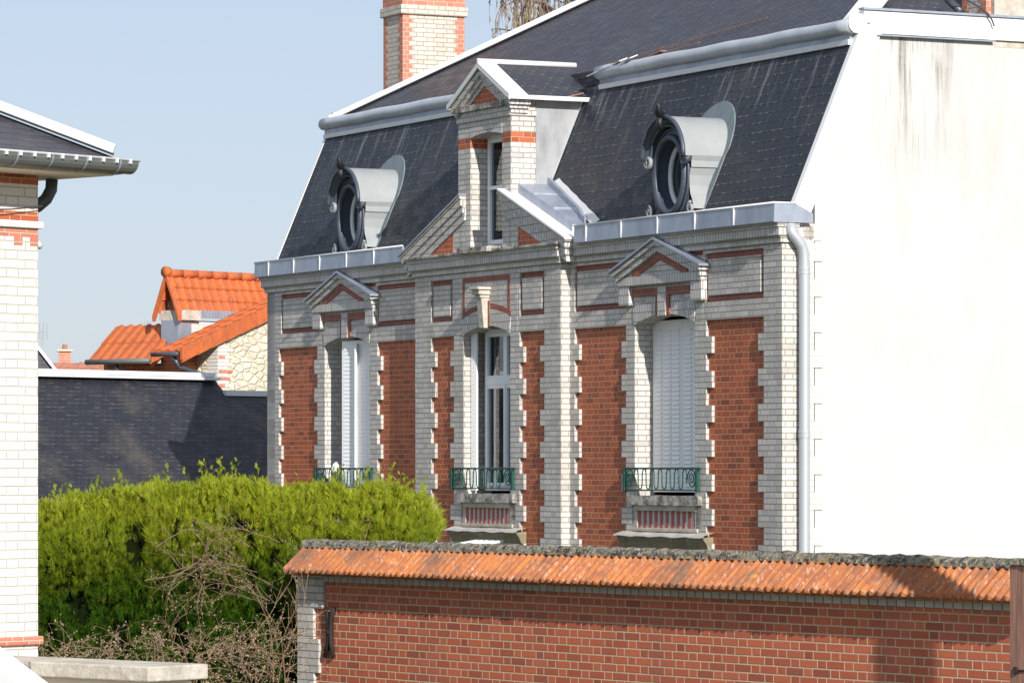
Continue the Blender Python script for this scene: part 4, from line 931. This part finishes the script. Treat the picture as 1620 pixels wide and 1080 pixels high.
# ================================================================== slate outbuilding behind
B = Frame(-5.234, 71.6, (.6567, .75416))
ob_ = B.root('slate_outbuilding', 'long low outbuilding roof of dark slate with a pale zinc ridge, behind the hedge', 'outbuilding')
RZ = 1.565; PT = .86
mb = MB()
mb.face([(-14, 0, RZ), (.05, 0, RZ), (.05, -4.4, RZ - 4.4 * PT), (-14, -4.4, RZ - 4.4 * PT)]); mb.face([(.05, 0, RZ), (-14, 0, RZ), (-14, 3, RZ - 3 * PT), (.05, 3, RZ - 3 * PT)])
mb.build('roof', MAT['slate_back'], ob_); mb = MB(); mb.face([(.05, -.28, RZ - .28 * PT), (6, -.28, RZ - .28 * PT), (6, -4.4, RZ - 4.4 * PT), (.05, -4.4, RZ - 4.4 * PT)]); pass
mb.build('roof', MAT['slate_back'], ob_)
mb = MB(); bar(mb, (-14, -.03, RZ - .02), (.06, -.03, RZ - .02), .26, .05); bar(mb, (-14, -.02, RZ + .04), (.03, -.02, RZ + .04), .10, .07); mb.build('ridge_flashing', MAT['zinc_white'], ob_, bevel=.006)
mb = MB(); mb.box(-13.8, 5.8, -4.1, -.3, Gd, -2.2); mb.build('wall', MAT['rubble'], ob_)

# ================================================================== orange-tiled house behind it
oh = B.root('orange_tiled_house', 'small old house of rubble stone with bright orange tile roofs and a gabled loft', 'house')
OB = B; B = Frame(-.0731 * 83, 83, (.6567, .75416)); oh.location = (B.o[0], B.o[1], 0)
yv = -.27
x0w = B.on(344, 600, yv)[0]; zf = B.on(380, 620, yv)[1]
v = [B.on(x, y, yv) for x, y in ((298, 560), (423, 511), (450, 500))]
vt = [B.on(x, y, yv - .02) for x, y in ((287, 552), (422, 488), (470, 465))]
sl3 = (vt[1][1] - vt[0][1]) / (vt[1][0] - vt[0][0])
top = lambda x: vt[0][1] + sl3 * (x - vt[0][0])
mb = MB(); mb.ext([(x0w, 1.0), (x0w + 4.5, 1.0), (x0w + 4.5, top(x0w + 4.5) - .2), (x0w, top(x0w) - .2)], 'y', yv, .9); mb.box(x0w, x0w + 4.5, yv + .02, .9, Gd, 1.0); mb.build('stone_wall', MAT['rubble'], oh)
zq0, zq1 = B.on(345, 612, yv)[1], B.on(345, 548, yv)[1]; mb = MB(); z = zq0
k = 0
while z < zq1:
    w_ = .28 if k % 2 else .42; mb.box(x0w - .004, x0w + w_, yv - .012, yv + .3, z, z + .068); z += .072; k += 1
mb.build('white_quoin', MAT['pbrick'], oh)
rb = MB()
for z, w_ in ((zq0 + .144, .35), (zq0 + .288, .42), (zq0 + .576, .2), (zq0, .2)): rb.box(x0w + .02, x0w + w_, yv - .016, yv + .1, z, z + .066)
rb.build('red_brick', MAT['orbrick'], oh)
mb = MB(); mb.box(.0, 5.9, -.36, -.27, RZ - .28 * PT - .05, RZ - .28 * PT + .05); mb.build('abutment_flashing', MAT['zinc_white'], ob_, bevel=.006)
xe = vt[0][0] - .0                                    # eave of the near slope
def tiled(mb, x0, x1, y0, y1, fz, ch=.34, tw=.22, th=.035):
    """interlocking tiles on a slope rising with x: rows parallel to the eave"""
    n = max(1, round((x1 - x0) / ch)); m = max(1, round((y1 - y0) / tw)); step = (x1 - x0) / n
    for i in range(n):
        a, b = x0 + i * step - .03, x0 + (i + 1) * step
        for j in range(m):
            ya, yb = y0 + (y1 - y0) * j / m, y0 + (y1 - y0) * (j + 1) / m; w_ = yb - ya
            pr = [(ya, 0), (ya + .2 * w_, .03), (ya + .4 * w_, .034), (ya + .6 * w_, .012), (ya + .8 * w_, .0), (yb, .0)]
            jt = random.uniform(-.004, .004)
            lo = [(a, y, fz(a) + th + h + jt) for y, h in pr]; hi = [(b, y, fz(b) + .006 + h) for y, h in pr]
            mb.strip(lo, hi); mb.strip([(p[0], p[1], p[2] - .04) for p in lo], lo)
# near slope
mb = MB(); f1 = lambda x: top(x) - .03
y1e = B.onx(247, 558, xe)[0]; tiled(mb, xe - .05, x0w + 4.5, yv - .05, y1e, f1); mb.build('roof', MAT['tile_new'], oh, recalc=False)
mb = MB(); xx = xe - .05
while xx < x0w + 4.4:                                 # verge tiles, one lapped over the next
    xb = xx + .42; mb.ext([(xx - .02, top(xx) + .045), (xb, top(xb) + .025), (xb, top(xb) - .235), (xx, top(xx) - .25)], 'y', yv - .10 - .012, yv - .06); xx = xb
for k in range(8): xx = xe - .05 + .42 * k; mb.box(xx - .02, xx + .03, yv - .125, yv - .05, top(xx) - .2, top(xx) + .05)
mb.build('verge_tiles', MAT['tile_new'], oh, bevel=.006)
mb = MB(); mb.tube([(xe - .12, yv - .05, top(xe) - .10), (xe - .12, y1e, top(xe) - .10)], .045, 8); mb.build('gutter', MAT['pipe_dark'], oh, smooth=True)
d1 = B.on(276, 563, yv + .1); d2 = B.on(283, 580, yv + .1); d3 = B.on(310, 592, yv + .1)
mb = MB(); mb.tube([(d1[0], yv + .15, d1[1]), (d2[0], yv + .1, d2[1]), (d3[0], yv - .02, d3[1]), (B.on(331, 594, yv)[0], yv - .05, B.on(331, 594, yv)[1]), (B.on(341, 615, yv)[0], yv - .06, B.on(341, 615, yv)[1])], .05, 10); mb.build('downpipe', MAT['pipe_dark'], oh, smooth=True)
# shaded side wall under the eaves
xs_ = x0w - .0
mb = MB(); mb.box(xs_ - .35, xs_ + .1, yv + .6, 1.0, Gd, top(xs_) - .35); mb.build('side_wall', MAT['rbrick'], oh)
# far slope, lower and further out
q0 = B.onx(238, 572, 0); 
ex, ez = B.on(240, 566, 1.0)
yfar = 1.0
for it in range(30):
    yy, zz = B.onx(142, 584, ex)
    break
mb = MB(); tz_, tx_ = B.on(276, 517, 1.0)[1], B.on(276, 517, 1.0)[0]
k2 = (tz_ - ez) / (tx_ - ex) * .93; f2 = lambda x: ez + k2 * (x - ex)
tiled(mb, ex - .05, tx_ + .1, .95, yy, f2, .36, .26); fr_ = mb.build('roof', MAT['tile_new'], oh, recalc=False)
mb = MB(); mb.ext([(ex - .08, f2(ex) - .22), (ex + .30, f2(ex + .3) - .22), (ex + .30, f2(ex + .30) + .07), (ex - .08, f2(ex) + .05)], 'y', .90, .95); mb.build('verge_tiles', MAT['tile_new'], oh, bevel=.02)
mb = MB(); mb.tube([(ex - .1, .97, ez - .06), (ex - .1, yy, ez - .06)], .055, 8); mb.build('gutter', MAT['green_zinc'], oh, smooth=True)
mb = MB(); mb.tube([(ex + .0, 2.0, ez - .1), (ex + .05, 2.0, Gd)], .05, 8); mb.build('downpipe', MAT['pipe_dark'], oh, smooth=True)
mb = MB(); mb.box(ex + .3, ex + .5, 1.05, yy - .1, Gd, ez - .1); mb.build('side_wall', MAT['rbrick'], oh)
# gabled loft: ridge runs along x
yl = .55; a_ = B.on(264, 432, yl + .3); b_ = B.on(423, 441, yl + .3); zr3 = a_[1]; xg = a_[0]
bl = B.on(283, 493, yl)
mb = MB(); run = .30; drop = (zr3 - B.on(283, 492, yl - .1)[1]); sl4 = drop / run; yr3 = yl + .3
def tiled_y(mb, x0, x1, y0, y1, z0, z1, n=3, tw=.235, th=.03):
    m = max(1, round((x1 - x0) / tw))
    for i in range(n):
        t0, t1 = i / n, (i + 1) / n
        ya, yb, za, zb_ = y0 + (y1 - y0) * t0, y0 + (y1 - y0) * t1, z0 + (z1 - z0) * t0, z0 + (z1 - z0) * t1
        for j in range(m):
            xa, xb = x0 + (x1 - x0) * j / m, x0 + (x1 - x0) * (j + 1) / m; w_ = xb - xa; jt = random.uniform(-.006, .006)
            pr = [(xa, .0), (xa + .15 * w_, .028), (xa + .35 * w_, .034), (xa + .55 * w_, .006), (xa + .85 * w_, 0), (xb, .0)]
            lo = [(x, ya - .03 - h * .7 + jt, za - .02 + th + h * .4) for x, h in pr]; hi = [(x, yb - h * .7, zb_ + h * .4) for x, h in pr]
            mb.strip(lo, hi); mb.strip([(p[0], p[1] + .01, p[2] - .035) for p in lo], lo)
tiled_y(mb, xg + .03, xg + 4.5, yr3 - run, yr3, zr3 - drop, zr3 - .03); tiled_y(mb, xg + .03, xg + 4.5, yr3 + run, yr3, zr3 - drop, zr3 - .03)
LR = mb.build('loft_roof', MAT['tile_new'], oh, recalc=False)
mb = MB(); x = xg
while x < xg + 4.4:
    mb.tube([(x, yr3, zr3 - .005), (x + .43, yr3, zr3 + .0)], [.095, .08], 10); x += .42
mb.tube([(xg - .07, yr3, zr3 + .03), (xg + .04, yr3, zr3 + .02)], .11, 10)
mb.build('ridge_tiles', MAT['tile_new'], LR, smooth=True)
mb = MB()
for sg in (-1, 1):
    mb.ext([(yr3 + sg * .0, zr3 + .05), (yr3 + sg * (run + .08), zr3 - drop * 1.1), (yr3 + sg * (run + .08), zr3 - drop * 1.1 - .12), (yr3, zr3 - .13)], 'x', xg - .05, xg + .05)
mb.build('verge_tiles', MAT['tile_new'], LR, bevel=.006)
mb = MB(); mb.ext([(yr3 - run * .9, zr3 - drop), (yr3 + run * .9, zr3 - drop), (yr3, zr3 - .1)], 'x', xg + .25, xg + .30); mb.build('gable_boards', MAT['wood'], LR)
mb = MB(); zb3 = zr3 - drop; mb.box(xg + .08, xg + .62, yl - .05, yl + .6, zb3 - .17, zb3 + .03); mb.build('white_board', MAT['coping'], LR)
mb = MB()
for i in range(14): mb.tube([(xg + .66 + i * .09, yl - .03, zb3 - .12), (xg + .66 + i * .09, yl - .03, zb3 + .04)], .045, 6)
mb.build('corrugated_sheet', MAT['zinc'], LR)
mb = MB(); mb.box(xg + .08, xg + .45, yl + .05, yl + .55, .6, zb3 - .17); mb.box(xg + .45, xg + 4.4, yl + .12, yl + .55, .6, zb3 - .17); mb.build('loft_wall', MAT['zinc'], oh)
mb = MB(); mb.box(xg + .46, xg + 2.5, yl + .07, yl + .2, .6, zb3 - .19); mb.build('pale_wall', MAT['pbrick'], oh)

# ================================================================== far houses and aerials
F_ = Frame(-11.5, 112.0, (1, .12))
fh = F_.root('red_roofed_house', 'distant low house with a faded red tile roof and a short brick chimney', 'house', group=None)
za, zb2 = F_.on(100, 578, 0)[1], F_.on(100, 600, 0)[1]
xr = F_.on(186, 580, 0)[0]
mb = MB(); mb.face([(-8, 0, za), (xr, 0, za), (xr, -2.2, za - 1.3), (-8, -2.2, za - 1.3)]); mb.face([(xr, 0, za), (-8, 0, za), (-8, 3, za - 1.6), (xr, 3, za - 1.6)]); mb.build('roof', MAT['tile_far'], fh)
mb = MB(); mb.tube([(-8, 0, za), (xr, 0, za)], .07, 6); x = -7.5
while x < xr: mb.tube([(x, 0, za), (x + .1, 0, za)], .1, 6); x += .45
mb.build('ridge_tiles', MAT['tile_far'], fh)
mb = MB(); mb.ext([(-1.9, za - 1.1), (2.6, za - 1.1), (0, za - .05)], 'x', -8, xr - .1); mb.box(-8, xr - .1, -1.9, 2.6, Gd, za - 1.1); mb.build('wall', MAT['pbrick'], fh)
cx0, ct = F_.on(93, 556, .3); cx1 = F_.on(112, 556, .3)[0]
mb = MB(); mb.box(cx0, cx1, .1, .5, za - .3, ct); CH = mb.build('chimney', MAT['orbrick'], fh)
mb = MB(); mb.box(cx0 - .05, cx1 + .06, .04, .56, ct, ct + .06); mb.build('chimney_cap', MAT['coping'], CH); mb = MB(); mb.tube([((cx0 + cx1) / 2, .3, ct + .06), ((cx0 + cx1) / 2, .3, ct + .2)], [.08, .06], 8); mb.build('chimney_pot', MAT['tile_far'], CH)
F2 = Frame(-12.9, 104.0, (1, .1))
sh = F2.root('slate_gabled_house', 'distant dark slate roof with a white verge just beside the pale house', 'house')
p0 = F2.on(58, 550, 0); p1 = F2.on(86, 586, 0)
mb = MB(); k_ = (p1[1] - p0[1]) / (p1[0] - p0[0]); xa = p0[0] - 2.; zt_ = p0[1] - 0
mb.ext([(p0[0], p0[1]), (p1[0] + .3, p1[1] + .3 * k_), (p1[0] + .3, p1[1] - 1), (p0[0] - 2.8, p1[1] - 1), (p0[0] - 2.5, p1[1])], 'y', .05, 4); mb.build('roof', MAT['slate_left'], sh)
mb = MB(); bar(mb, (p0[0], 0, p0[1]), (p1[0] + .3, 0, p1[1] + .3 * k_), .12, .07, (0, 0, 1)); mb.build('verge_board', MAT['zinc_white'], sh)
mb = MB(); mb.box(p0[0] - 2.6, p1[0] + .1, .1, 3.9, Gd, p1[1] - 1); mb.build('wall', MAT['pbrick'], sh)
def aerial(fr, px, py, pb, yl, label, n=5, L_=.5, rot=0):
    x, z = fr.on(px, py, yl); x, zb = fr.on(px, pb, yl)
    r_ = bpy.data.objects.new('tv_aerial', None); col.objects.link(r_)
    r_.location = (fr.o[0] + fr.x[0] * x + fr.y[0] * yl, fr.o[1] + fr.x[1] * x + fr.y[1] * yl, 0); r_.rotation_euler = (0, 0, rot); tag(r_, label, 'aerial', None)
    mb = MB(); mb.tube([(0, 0, Gd + 4.6), (0, 0, z)], .022, 5); mb.build('mast', MAT['pipe'], r_)
    mb = MB(); mb.tube([(-L_, 0, z - .05), (L_, 0, z - .05)], .016, 5)
    for i in range(n): xx = -L_ + 2 * L_ * i / (n - 1); hh = .22 - .05 * abs(i - n / 2) / n * 2; mb.tube([(xx, 0, z - .05 - hh), (xx, 0, z - .05 + hh)], .012, 4)
    mb.build('elements', MAT['pipe'], r_)
aerial(B, 231, 519, 545, 4.2, 'thin grey television aerial on a mast behind the orange roof', 4, .10, .3)
aerial(F2, 66, 521, 560, .6, 'tiny television aerial on a mast beside the edge of the pale house', 4, .14)
# ================================================================== hedge
def rnd_island(N): return N.node('ShaderNodeNewGeometry').outputs['Random Per Island']
def leaf_mat():
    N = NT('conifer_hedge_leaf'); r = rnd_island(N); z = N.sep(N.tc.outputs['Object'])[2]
    young_sunlit = N.rng(N.m_('ADD', z, N.m_('MULTIPLY', N.noise(2.2, None, 4), 1.1)), -.85, .10)     # fresh yellow-green shoots on top, with sunlit-to-dark fall-off painted into the colour
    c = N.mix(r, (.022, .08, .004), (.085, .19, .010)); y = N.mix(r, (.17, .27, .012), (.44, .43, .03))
    c = N.mix(young_sunlit, c, y); c = N.mix(N.m_('GREATER_THAN', r, .965), c, (.3, .2, .07))
    s_ = N.node('ShaderNodeBsdfTranslucent'); N.put(s_.inputs[0], N.mix(.3, c, (.3, .4, .03))); N.put(N.b.inputs['Base Color'], c); N.b.inputs['Roughness'].default_value = .55; N.b.inputs['Specular IOR Level'].default_value = .3
    mx = N.node('ShaderNodeMixShader'); mx.inputs[0].default_value = .3; N.t.links.new(N.b.outputs[0], mx.inputs[1]); N.t.links.new(s_.outputs[0], mx.inputs[2]); N.t.links.new(mx.outputs[0], N.t.nodes['Material Output'].inputs[0]); return N.m
MAT['leaf'] = leaf_mat()
rh = random.Random(11)
# outline of the hedge top seen by the survey: column -> row of the silhouette
SIL = [(40, 800), (62, 795), (110, 785), (170, 778), (230, 770), (300, 765), (340, 757), (400, 760), (440, 768), (500, 765), (560, 775), (600, 766), (640, 768), (672, 785), (692, 825), (705, 900), (720, 1000)]
HY = 42.0
def px2w(px, Y): return (px - CXP) / FPX * Y
sx = [px2w(p[0], HY) for p in SIL]; szv = [(HYP - p[1] - 14) / FPX * HY for p in SIL]
def top_h(x):
    if x <= sx[0]: return szv[0]
    for i in range(len(sx) - 1):
        if x <= sx[i + 1]:
            t = (x - sx[i]) / (sx[i + 1] - sx[i]); return szv[i] * (1 - t) + szv[i + 1] * t
    return szv[-1]
X0, X1 = -6.2, px2w(676, HY)
hr_o = bpy.data.objects.new('hedge', None); col.objects.link(hr_o); hr_o.location = ((X0 + X1) / 2, HY, 0); tag(hr_o, 'bright yellow-green clipped conifer hedge behind the tiled garden wall', 'hedge')
inv = Vector((-(X0 + X1) / 2, -HY, 0))
def hsurf(x, v):
    """v 0..1 front face from the foot to the top edge, 1..1.6 over the top towards the back"""
    zt = top_h(x) - .16 + .07 * mnoise.noise(Vector((x * 2.3, 0, 0))) + .05 * mnoise.noise(Vector((x * 7, 0, 3))); bul = .16 * mnoise.noise(Vector((x * .9, v * 2, 0))) + .10 * mnoise.noise(Vector((x * 2.5, v * 5, 4)))
    rr = .55
    if v < 1:
        z = -3.6 + (zt + 3.6) * v; dy = 0; k = max(0, (z - (zt - rr)) / rr); y = HY - .9 - bul * 1.3 + .45 * k * k
        n = Vector((.15 * mnoise.noise(Vector((x, v * 4, 9))), -1, .9 * k)).normalized()
    else:
        t = (v - 1) / .6; y = HY - .45 + 1.5 * t; z = zt + .06 - .05 * t; n = Vector((0, -.25, 1)).normalized()
    if x > X1 - .5: n = (n + Vector((.7 * (x - X1 + .5) * 2, 0, 0))).normalized()
    return Vector((x, y, z)), n
V = []; Fc = []
def blade(p, d, L_, w_, side):
    i = len(V); s_ = side * w_; m_ = p + d * (L_ * .45)
    V.extend((p, m_ + s_, p + d * L_, m_ - s_)); Fc.append((i, i + 1, i + 2, i + 3))
def spray(p, n, size):
    up = Vector((rh.uniform(-.35, .35), rh.uniform(-.35, .1), 1)); d = (n * rh.uniform(.35, 1.1) + up * rh.uniform(.5, 1.1)).normalized()
    side = d.cross(Vector((rh.gauss(0, 1), rh.gauss(0, 1), rh.gauss(0, 1)))).normalized(); L_ = size * rh.uniform(.6, 1.3)
    blade(p, d, L_, .0055, side)
    k = rh.randint(6, 9)
    for j in range(k):
        t = .12 + .75 * j / k; sg = 1 if j % 2 else -1; dd = (d * .85 + side * sg * rh.uniform(.45, .8) + Vector((0, 0, rh.uniform(-.1, .2)))).normalized()
        blade(p + d * (L_ * t), dd, L_ * (.6 - .35 * t) * rh.uniform(.8, 1.3), .0048, (side + Vector((rh.uniform(-.5, .5), rh.uniform(-.5, .5), 0))).normalized())
N_S = 50000
for i in range(N_S):
    x = X0 + (X1 - X0 + .1) * rh.random(); v = 1.6 * rh.random()
    if v < .38 and rh.random() < .8: continue
    if v > 1.25 and rh.random() < .5: continue
    # clumps: shallow hollows between shoots stay open and dark
    cl = mnoise.noise(Vector((x * 3.2 + v * 2, v * 7, 2))) * (.6 + .8 * mnoise.noise(Vector((x * .6, v * 1.5, 12)))) + .65 * mnoise.noise(Vector((x * 9, v * 20, 7)))
    if v < 1 and cl < .05 - .75 * max(0, v - .4) and rh.random() < .93: continue
    p, n = hsurf(x, v); p -= n * rh.uniform(-.09, .17); p += n * (.13 * cl)
    spray(p, n, rh.uniform(.10, .15))
for i in range(900):                                   # taller shoots standing above the clip line
    x = X0 + (X1 - X0) * rh.random(); p, n = hsurf(x, rh.uniform(1.0, 1.3)); hgt = rh.uniform(.05, .26) * (1.7 if rh.random() < .2 else 1)
    lean = Vector((rh.uniform(-.25, .25), rh.uniform(-.2, .1), 1)).normalized()
    for k in range(int(hgt / .03)): spray(p + lean * (.03 * k), Vector((rh.uniform(-1, 1), -.5, 0)), .09 * (1 - .4 * k * .03 / hgt))
for px, py in ((620, 728), (331, 742), (270, 765), (372, 757), (160, 785), (505, 765), (575, 765)):          # a few leaders seen against the roof and wall
    x = px2w(px, HY - .3); zt = (HYP - py) / FPX * (HY - .3); zb = top_h(x) - .1; n_ = int((zt - zb) / .028)
    for k in range(n_):
        for r_ in range(2): spray(Vector((x + .03 * math.sin(k * .5), HY - .3, zb + k * .028)), Vector((rh.uniform(-1, 1), -.6, 0)), .11 * (1 - .65 * k / n_))
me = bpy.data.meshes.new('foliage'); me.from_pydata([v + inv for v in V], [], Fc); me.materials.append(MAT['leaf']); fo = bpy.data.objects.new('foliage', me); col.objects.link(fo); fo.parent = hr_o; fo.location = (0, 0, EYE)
# solid filler inside, coloured near black as the deep shade between shoots
mb = MB(); nx = 50; grid = []
for i in range(nx + 1):
    x = X0 + (X1 - X0) * i / nx; row_ = []
    for v in (0, .2, .4, .6, .8, .93, 1.0, 1.3, 1.6): p, n = hsurf(x, v); row_.append(p - n * .17 + inv)
    row_.append(row_[-1] + Vector((0, .1, -3.4))); grid.append(row_)
for a, b in zip(grid, grid[1:]): mb.strip(a, b)
mb.face(grid[-1]); mb.face(grid[0])
mb.build('shade_core', plain('dark_hedge_interior', (.006, .012, .003), 1., 0, .6, 30., (.012, .01, .006), .8, spec=0.), hr_o, recalc=False)

# ================================================================== dry brambles
MAT['twig'] = plain('dry_tan_twig', (.25, .165, .10), .8, 0, .9, 14., (.09, .055, .04), .3)
MAT['bud'] = plain('pale_bud', (.26, .21, .13), .8, 0, .6, 40., (.18, .14, .07))
def bramble(name, label, stems, group=None, loc=(0, 0)):
    r_ = bpy.data.objects.new(name, None); col.objects.link(r_); r_.location = (loc[0], loc[1], 0); tag(r_, label, 'shrub', group)
    tw = MB(); bd = MB(); o_ = Vector((loc[0], loc[1], 0))
    def stem(p, d, L_, rad, depth, droop):
        n = max(4, int(L_ / .055)); pts = [p]; dd = d.normalized()
        for i in range(n):
            dd = (dd + Vector((rh.gauss(0, .11), rh.gauss(0, .09), rh.gauss(0, .11) - droop * i / n))).normalized(); pts.append(pts[-1] + dd * (L_ / n))
            if depth and rh.random() < .55: 
                sd_ = Vector((rh.gauss(0, 1), rh.gauss(0, .6), rh.gauss(.25, .8))).normalized(); stem(pts[-1], (dd * .6 + sd_).normalized(), L_ * rh.uniform(.12, .42), rad * .6, depth - 1, droop * .6)
            if rh.random() < .15: q = pts[-1] + Vector((rh.gauss(0, .008), rh.gauss(0, .008), rh.gauss(0, .008))); s = rh.uniform(.004, .008); bd.f.append(([q + Vector((-s, 0, 0)), q + Vector((0, -s, -s)), q + Vector((s, 0, 0)), q + Vector((0, s * .5, s * 1.3))], 0, None))
        tw.tube([q - o_ for q in pts], [rad * (1 - .6 * i / n) for i in range(n + 1)], 4, cap=False)
    for s in stems: stem(*s)
    bd.f = [([p - o_ for p in f[0]], 0, None) for f in bd.f]
    T_ = tw.build('twigs', MAT['twig'], r_, merge=False); bo = bd.build('buds', MAT['bud'], T_, merge=False); bo['kind'] = 'stuff'
    return r_
YB_ = 39.3
def w3(px, py, Y=YB_): return Vector(((px - CXP) / FPX * Y, Y, (HYP - py) / FPX * Y))
st = []
for i in range(230):                                   # tangled mass at the foot of the hedge
    px = rh.uniform(60, 460); Y = rh.uniform(36.5, 40.2); py = rh.uniform(1015, 1100)
    a_ = rh.uniform(-1.5, 1.5); st.append((w3(px, py, Y), Vector((math.sin(a_), rh.gauss(0, .25), .9 * math.cos(a_) + .05)), rh.uniform(.15, .42), rh.uniform(.0025, .0045), 2, .5))
bramble('bramble_thicket', 'tangled dry tan bramble thicket at the foot of the green hedge', st, loc=(-4.1, YB_))
st = []
for i in range(26):
    px = rh.uniform(310, 470); py = rh.uniform(1000, 1090); Y = rh.uniform(37.5, 40.); a_ = rh.uniform(-1.2, 1.2); st.append((w3(px, py, Y), Vector((math.sin(a_), rh.gauss(0, .25), math.cos(a_))), rh.uniform(.22, .5), rh.uniform(.003, .005), 2, .5))
for px, py, a_, L_ in ((440, 1085, -.02, 1.35), (432, 1080, .08, 1.1), (405, 1085, .25, 1.0), (452, 1090, -.3, 1.1), (380, 1040, .5, .9)): st.append((w3(px, py), Vector((math.sin(a_), 0, math.cos(a_))), L_, .006, 2, .02))
bramble('dry_shrub', 'taller bare twiggy shrub with upright stems beside the white quoin of the garden wall', st, loc=(-2.6, YB_))
st = []
for i in range(5):                                    # long arching canes lying across the hedge face
    px, py = rh.uniform(385, 445), rh.uniform(850, 960); st.append((w3(px, py, 40.6 + rh.uniform(-.15, .1)), Vector((-1, 0, rh.uniform(.15, .6))), rh.uniform(.7, 1.4), rh.uniform(.0025, .0045), 2, .35))
for i in range(5): st.append((w3(rh.uniform(225, 300), rh.uniform(860, 960), 40.6), Vector((1, 0, rh.uniform(.3, .7))), rh.uniform(.5, .9), .006, 2, .35))
for px, py in ((365, 860), (350, 850), (395, 865)): st.append((w3(px, py, 40.7), Vector((-.7, -.1, .7)), .35, .006, 2, .2))
for px, py in ((576, 860),): st.append((w3(px, py, 40.9), Vector((.1, -.1, 1)), .25, .006, 1, .2))
bramble('climbing_bramble', 'thin arching bare bramble canes sprawled across the face of the green hedge', st, loc=(-2.7, 40.6))
# ================================================================== birch beyond the roof
MAT['bark'] = plain('birch_bark', (.4, .37, .34), .8, 0, .8, 5., (.08, .07, .06), .3); MAT['btwig'] = plain('birch_twig', (.22, .16, .13), .8, 0, .3, 9.)
MAT['catkin'] = plain('birch_catkin', (.3, .22, .11), .8, 0, .4, 9., (.2, .15, .08))
def birch(name, label, X, Y, seed):
    r = random.Random(seed); o_ = bpy.data.objects.new(name, None); col.objects.link(o_); o_.location = (X, Y, 0); tag(o_, label, 'tree')
    tk = MB(); cr = MB(); ck = MB(); ztop = 15.5
    tr = [(.0, 0, Gd), (.1, 0, 0), (-.1, .1, 4), (.1, 0, 10), (.0, 0, ztop)]; tk.tube(tr, [.26, .2, .15, .09, .03], 10); tk.build('trunk', MAT['bark'], o_, smooth=True)
    def hang(p, L_):
        pts = [p]; d = Vector((r.gauss(0, .35), r.gauss(0, .35), -.4))
        for i in range(6):
            d = (d + Vector((r.gauss(0, .08), r.gauss(0, .08), -.45))).normalized(); pts.append(pts[-1] + d * (L_ / 6))
            if r.random() < .35: q = pts[-1]; ck.tube([q, q + Vector((r.gauss(0, .02), 0, -.07)), q + Vector((0, 0, -.14))], [.008, .014, .006], 4, cap=False)
        cr.tube(pts, [.009, .008, .007, .006, .006, .005, .004], 3, cap=False)
    for i in range(60):
        h = r.uniform(5.5, 14.); a = r.uniform(0, 6.28); L_ = r.uniform(1.6, 3.2) * (1 - .45 * (h - 4) / 12); pts = [Vector((0, 0, h))]; d = Vector((math.cos(a), math.sin(a), .75))
        n = 9
        for k in range(n):
            d = (d + Vector((r.gauss(0, .12), r.gauss(0, .12), -.10))).normalized(); pts.append(pts[-1] + d * (L_ / n))
            if k > 1:
                for j in range(5): hang(pts[-1] + Vector((r.gauss(0, .06), r.gauss(0, .06), r.gauss(0, .05))), r.uniform(.3, .95))
                if r.random() < .6:
                    s = (d + Vector((r.gauss(0, .8), r.gauss(0, .8), r.gauss(.2, .4)))).normalized(); q = pts[-1]; sub = [q]
                    for m_ in range(4): s = (s + Vector((0, 0, -.12))).normalized(); sub.append(sub[-1] + s * .18); hang(sub[-1], r.uniform(.3, .8)); hang(sub[-1], r.uniform(.3, .8))
                    cr.tube(sub, [.022, .018, .015, .011, .008], 4, cap=False)
        cr.tube(pts, [.05 * (1 - .8 * k / n) + .008 for k in range(n + 1)], 5, cap=False)
    C_ = cr.build('crown', MAT['btwig'], o_, merge=False); co_ = ck.build('catkins', MAT['catkin'], C_, merge=False); co_['kind'] = 'stuff'
birch('birch_tree', 'bare drooping birch crown with yellowish catkins showing above the slate roof', 1.4, 86.0, 5)
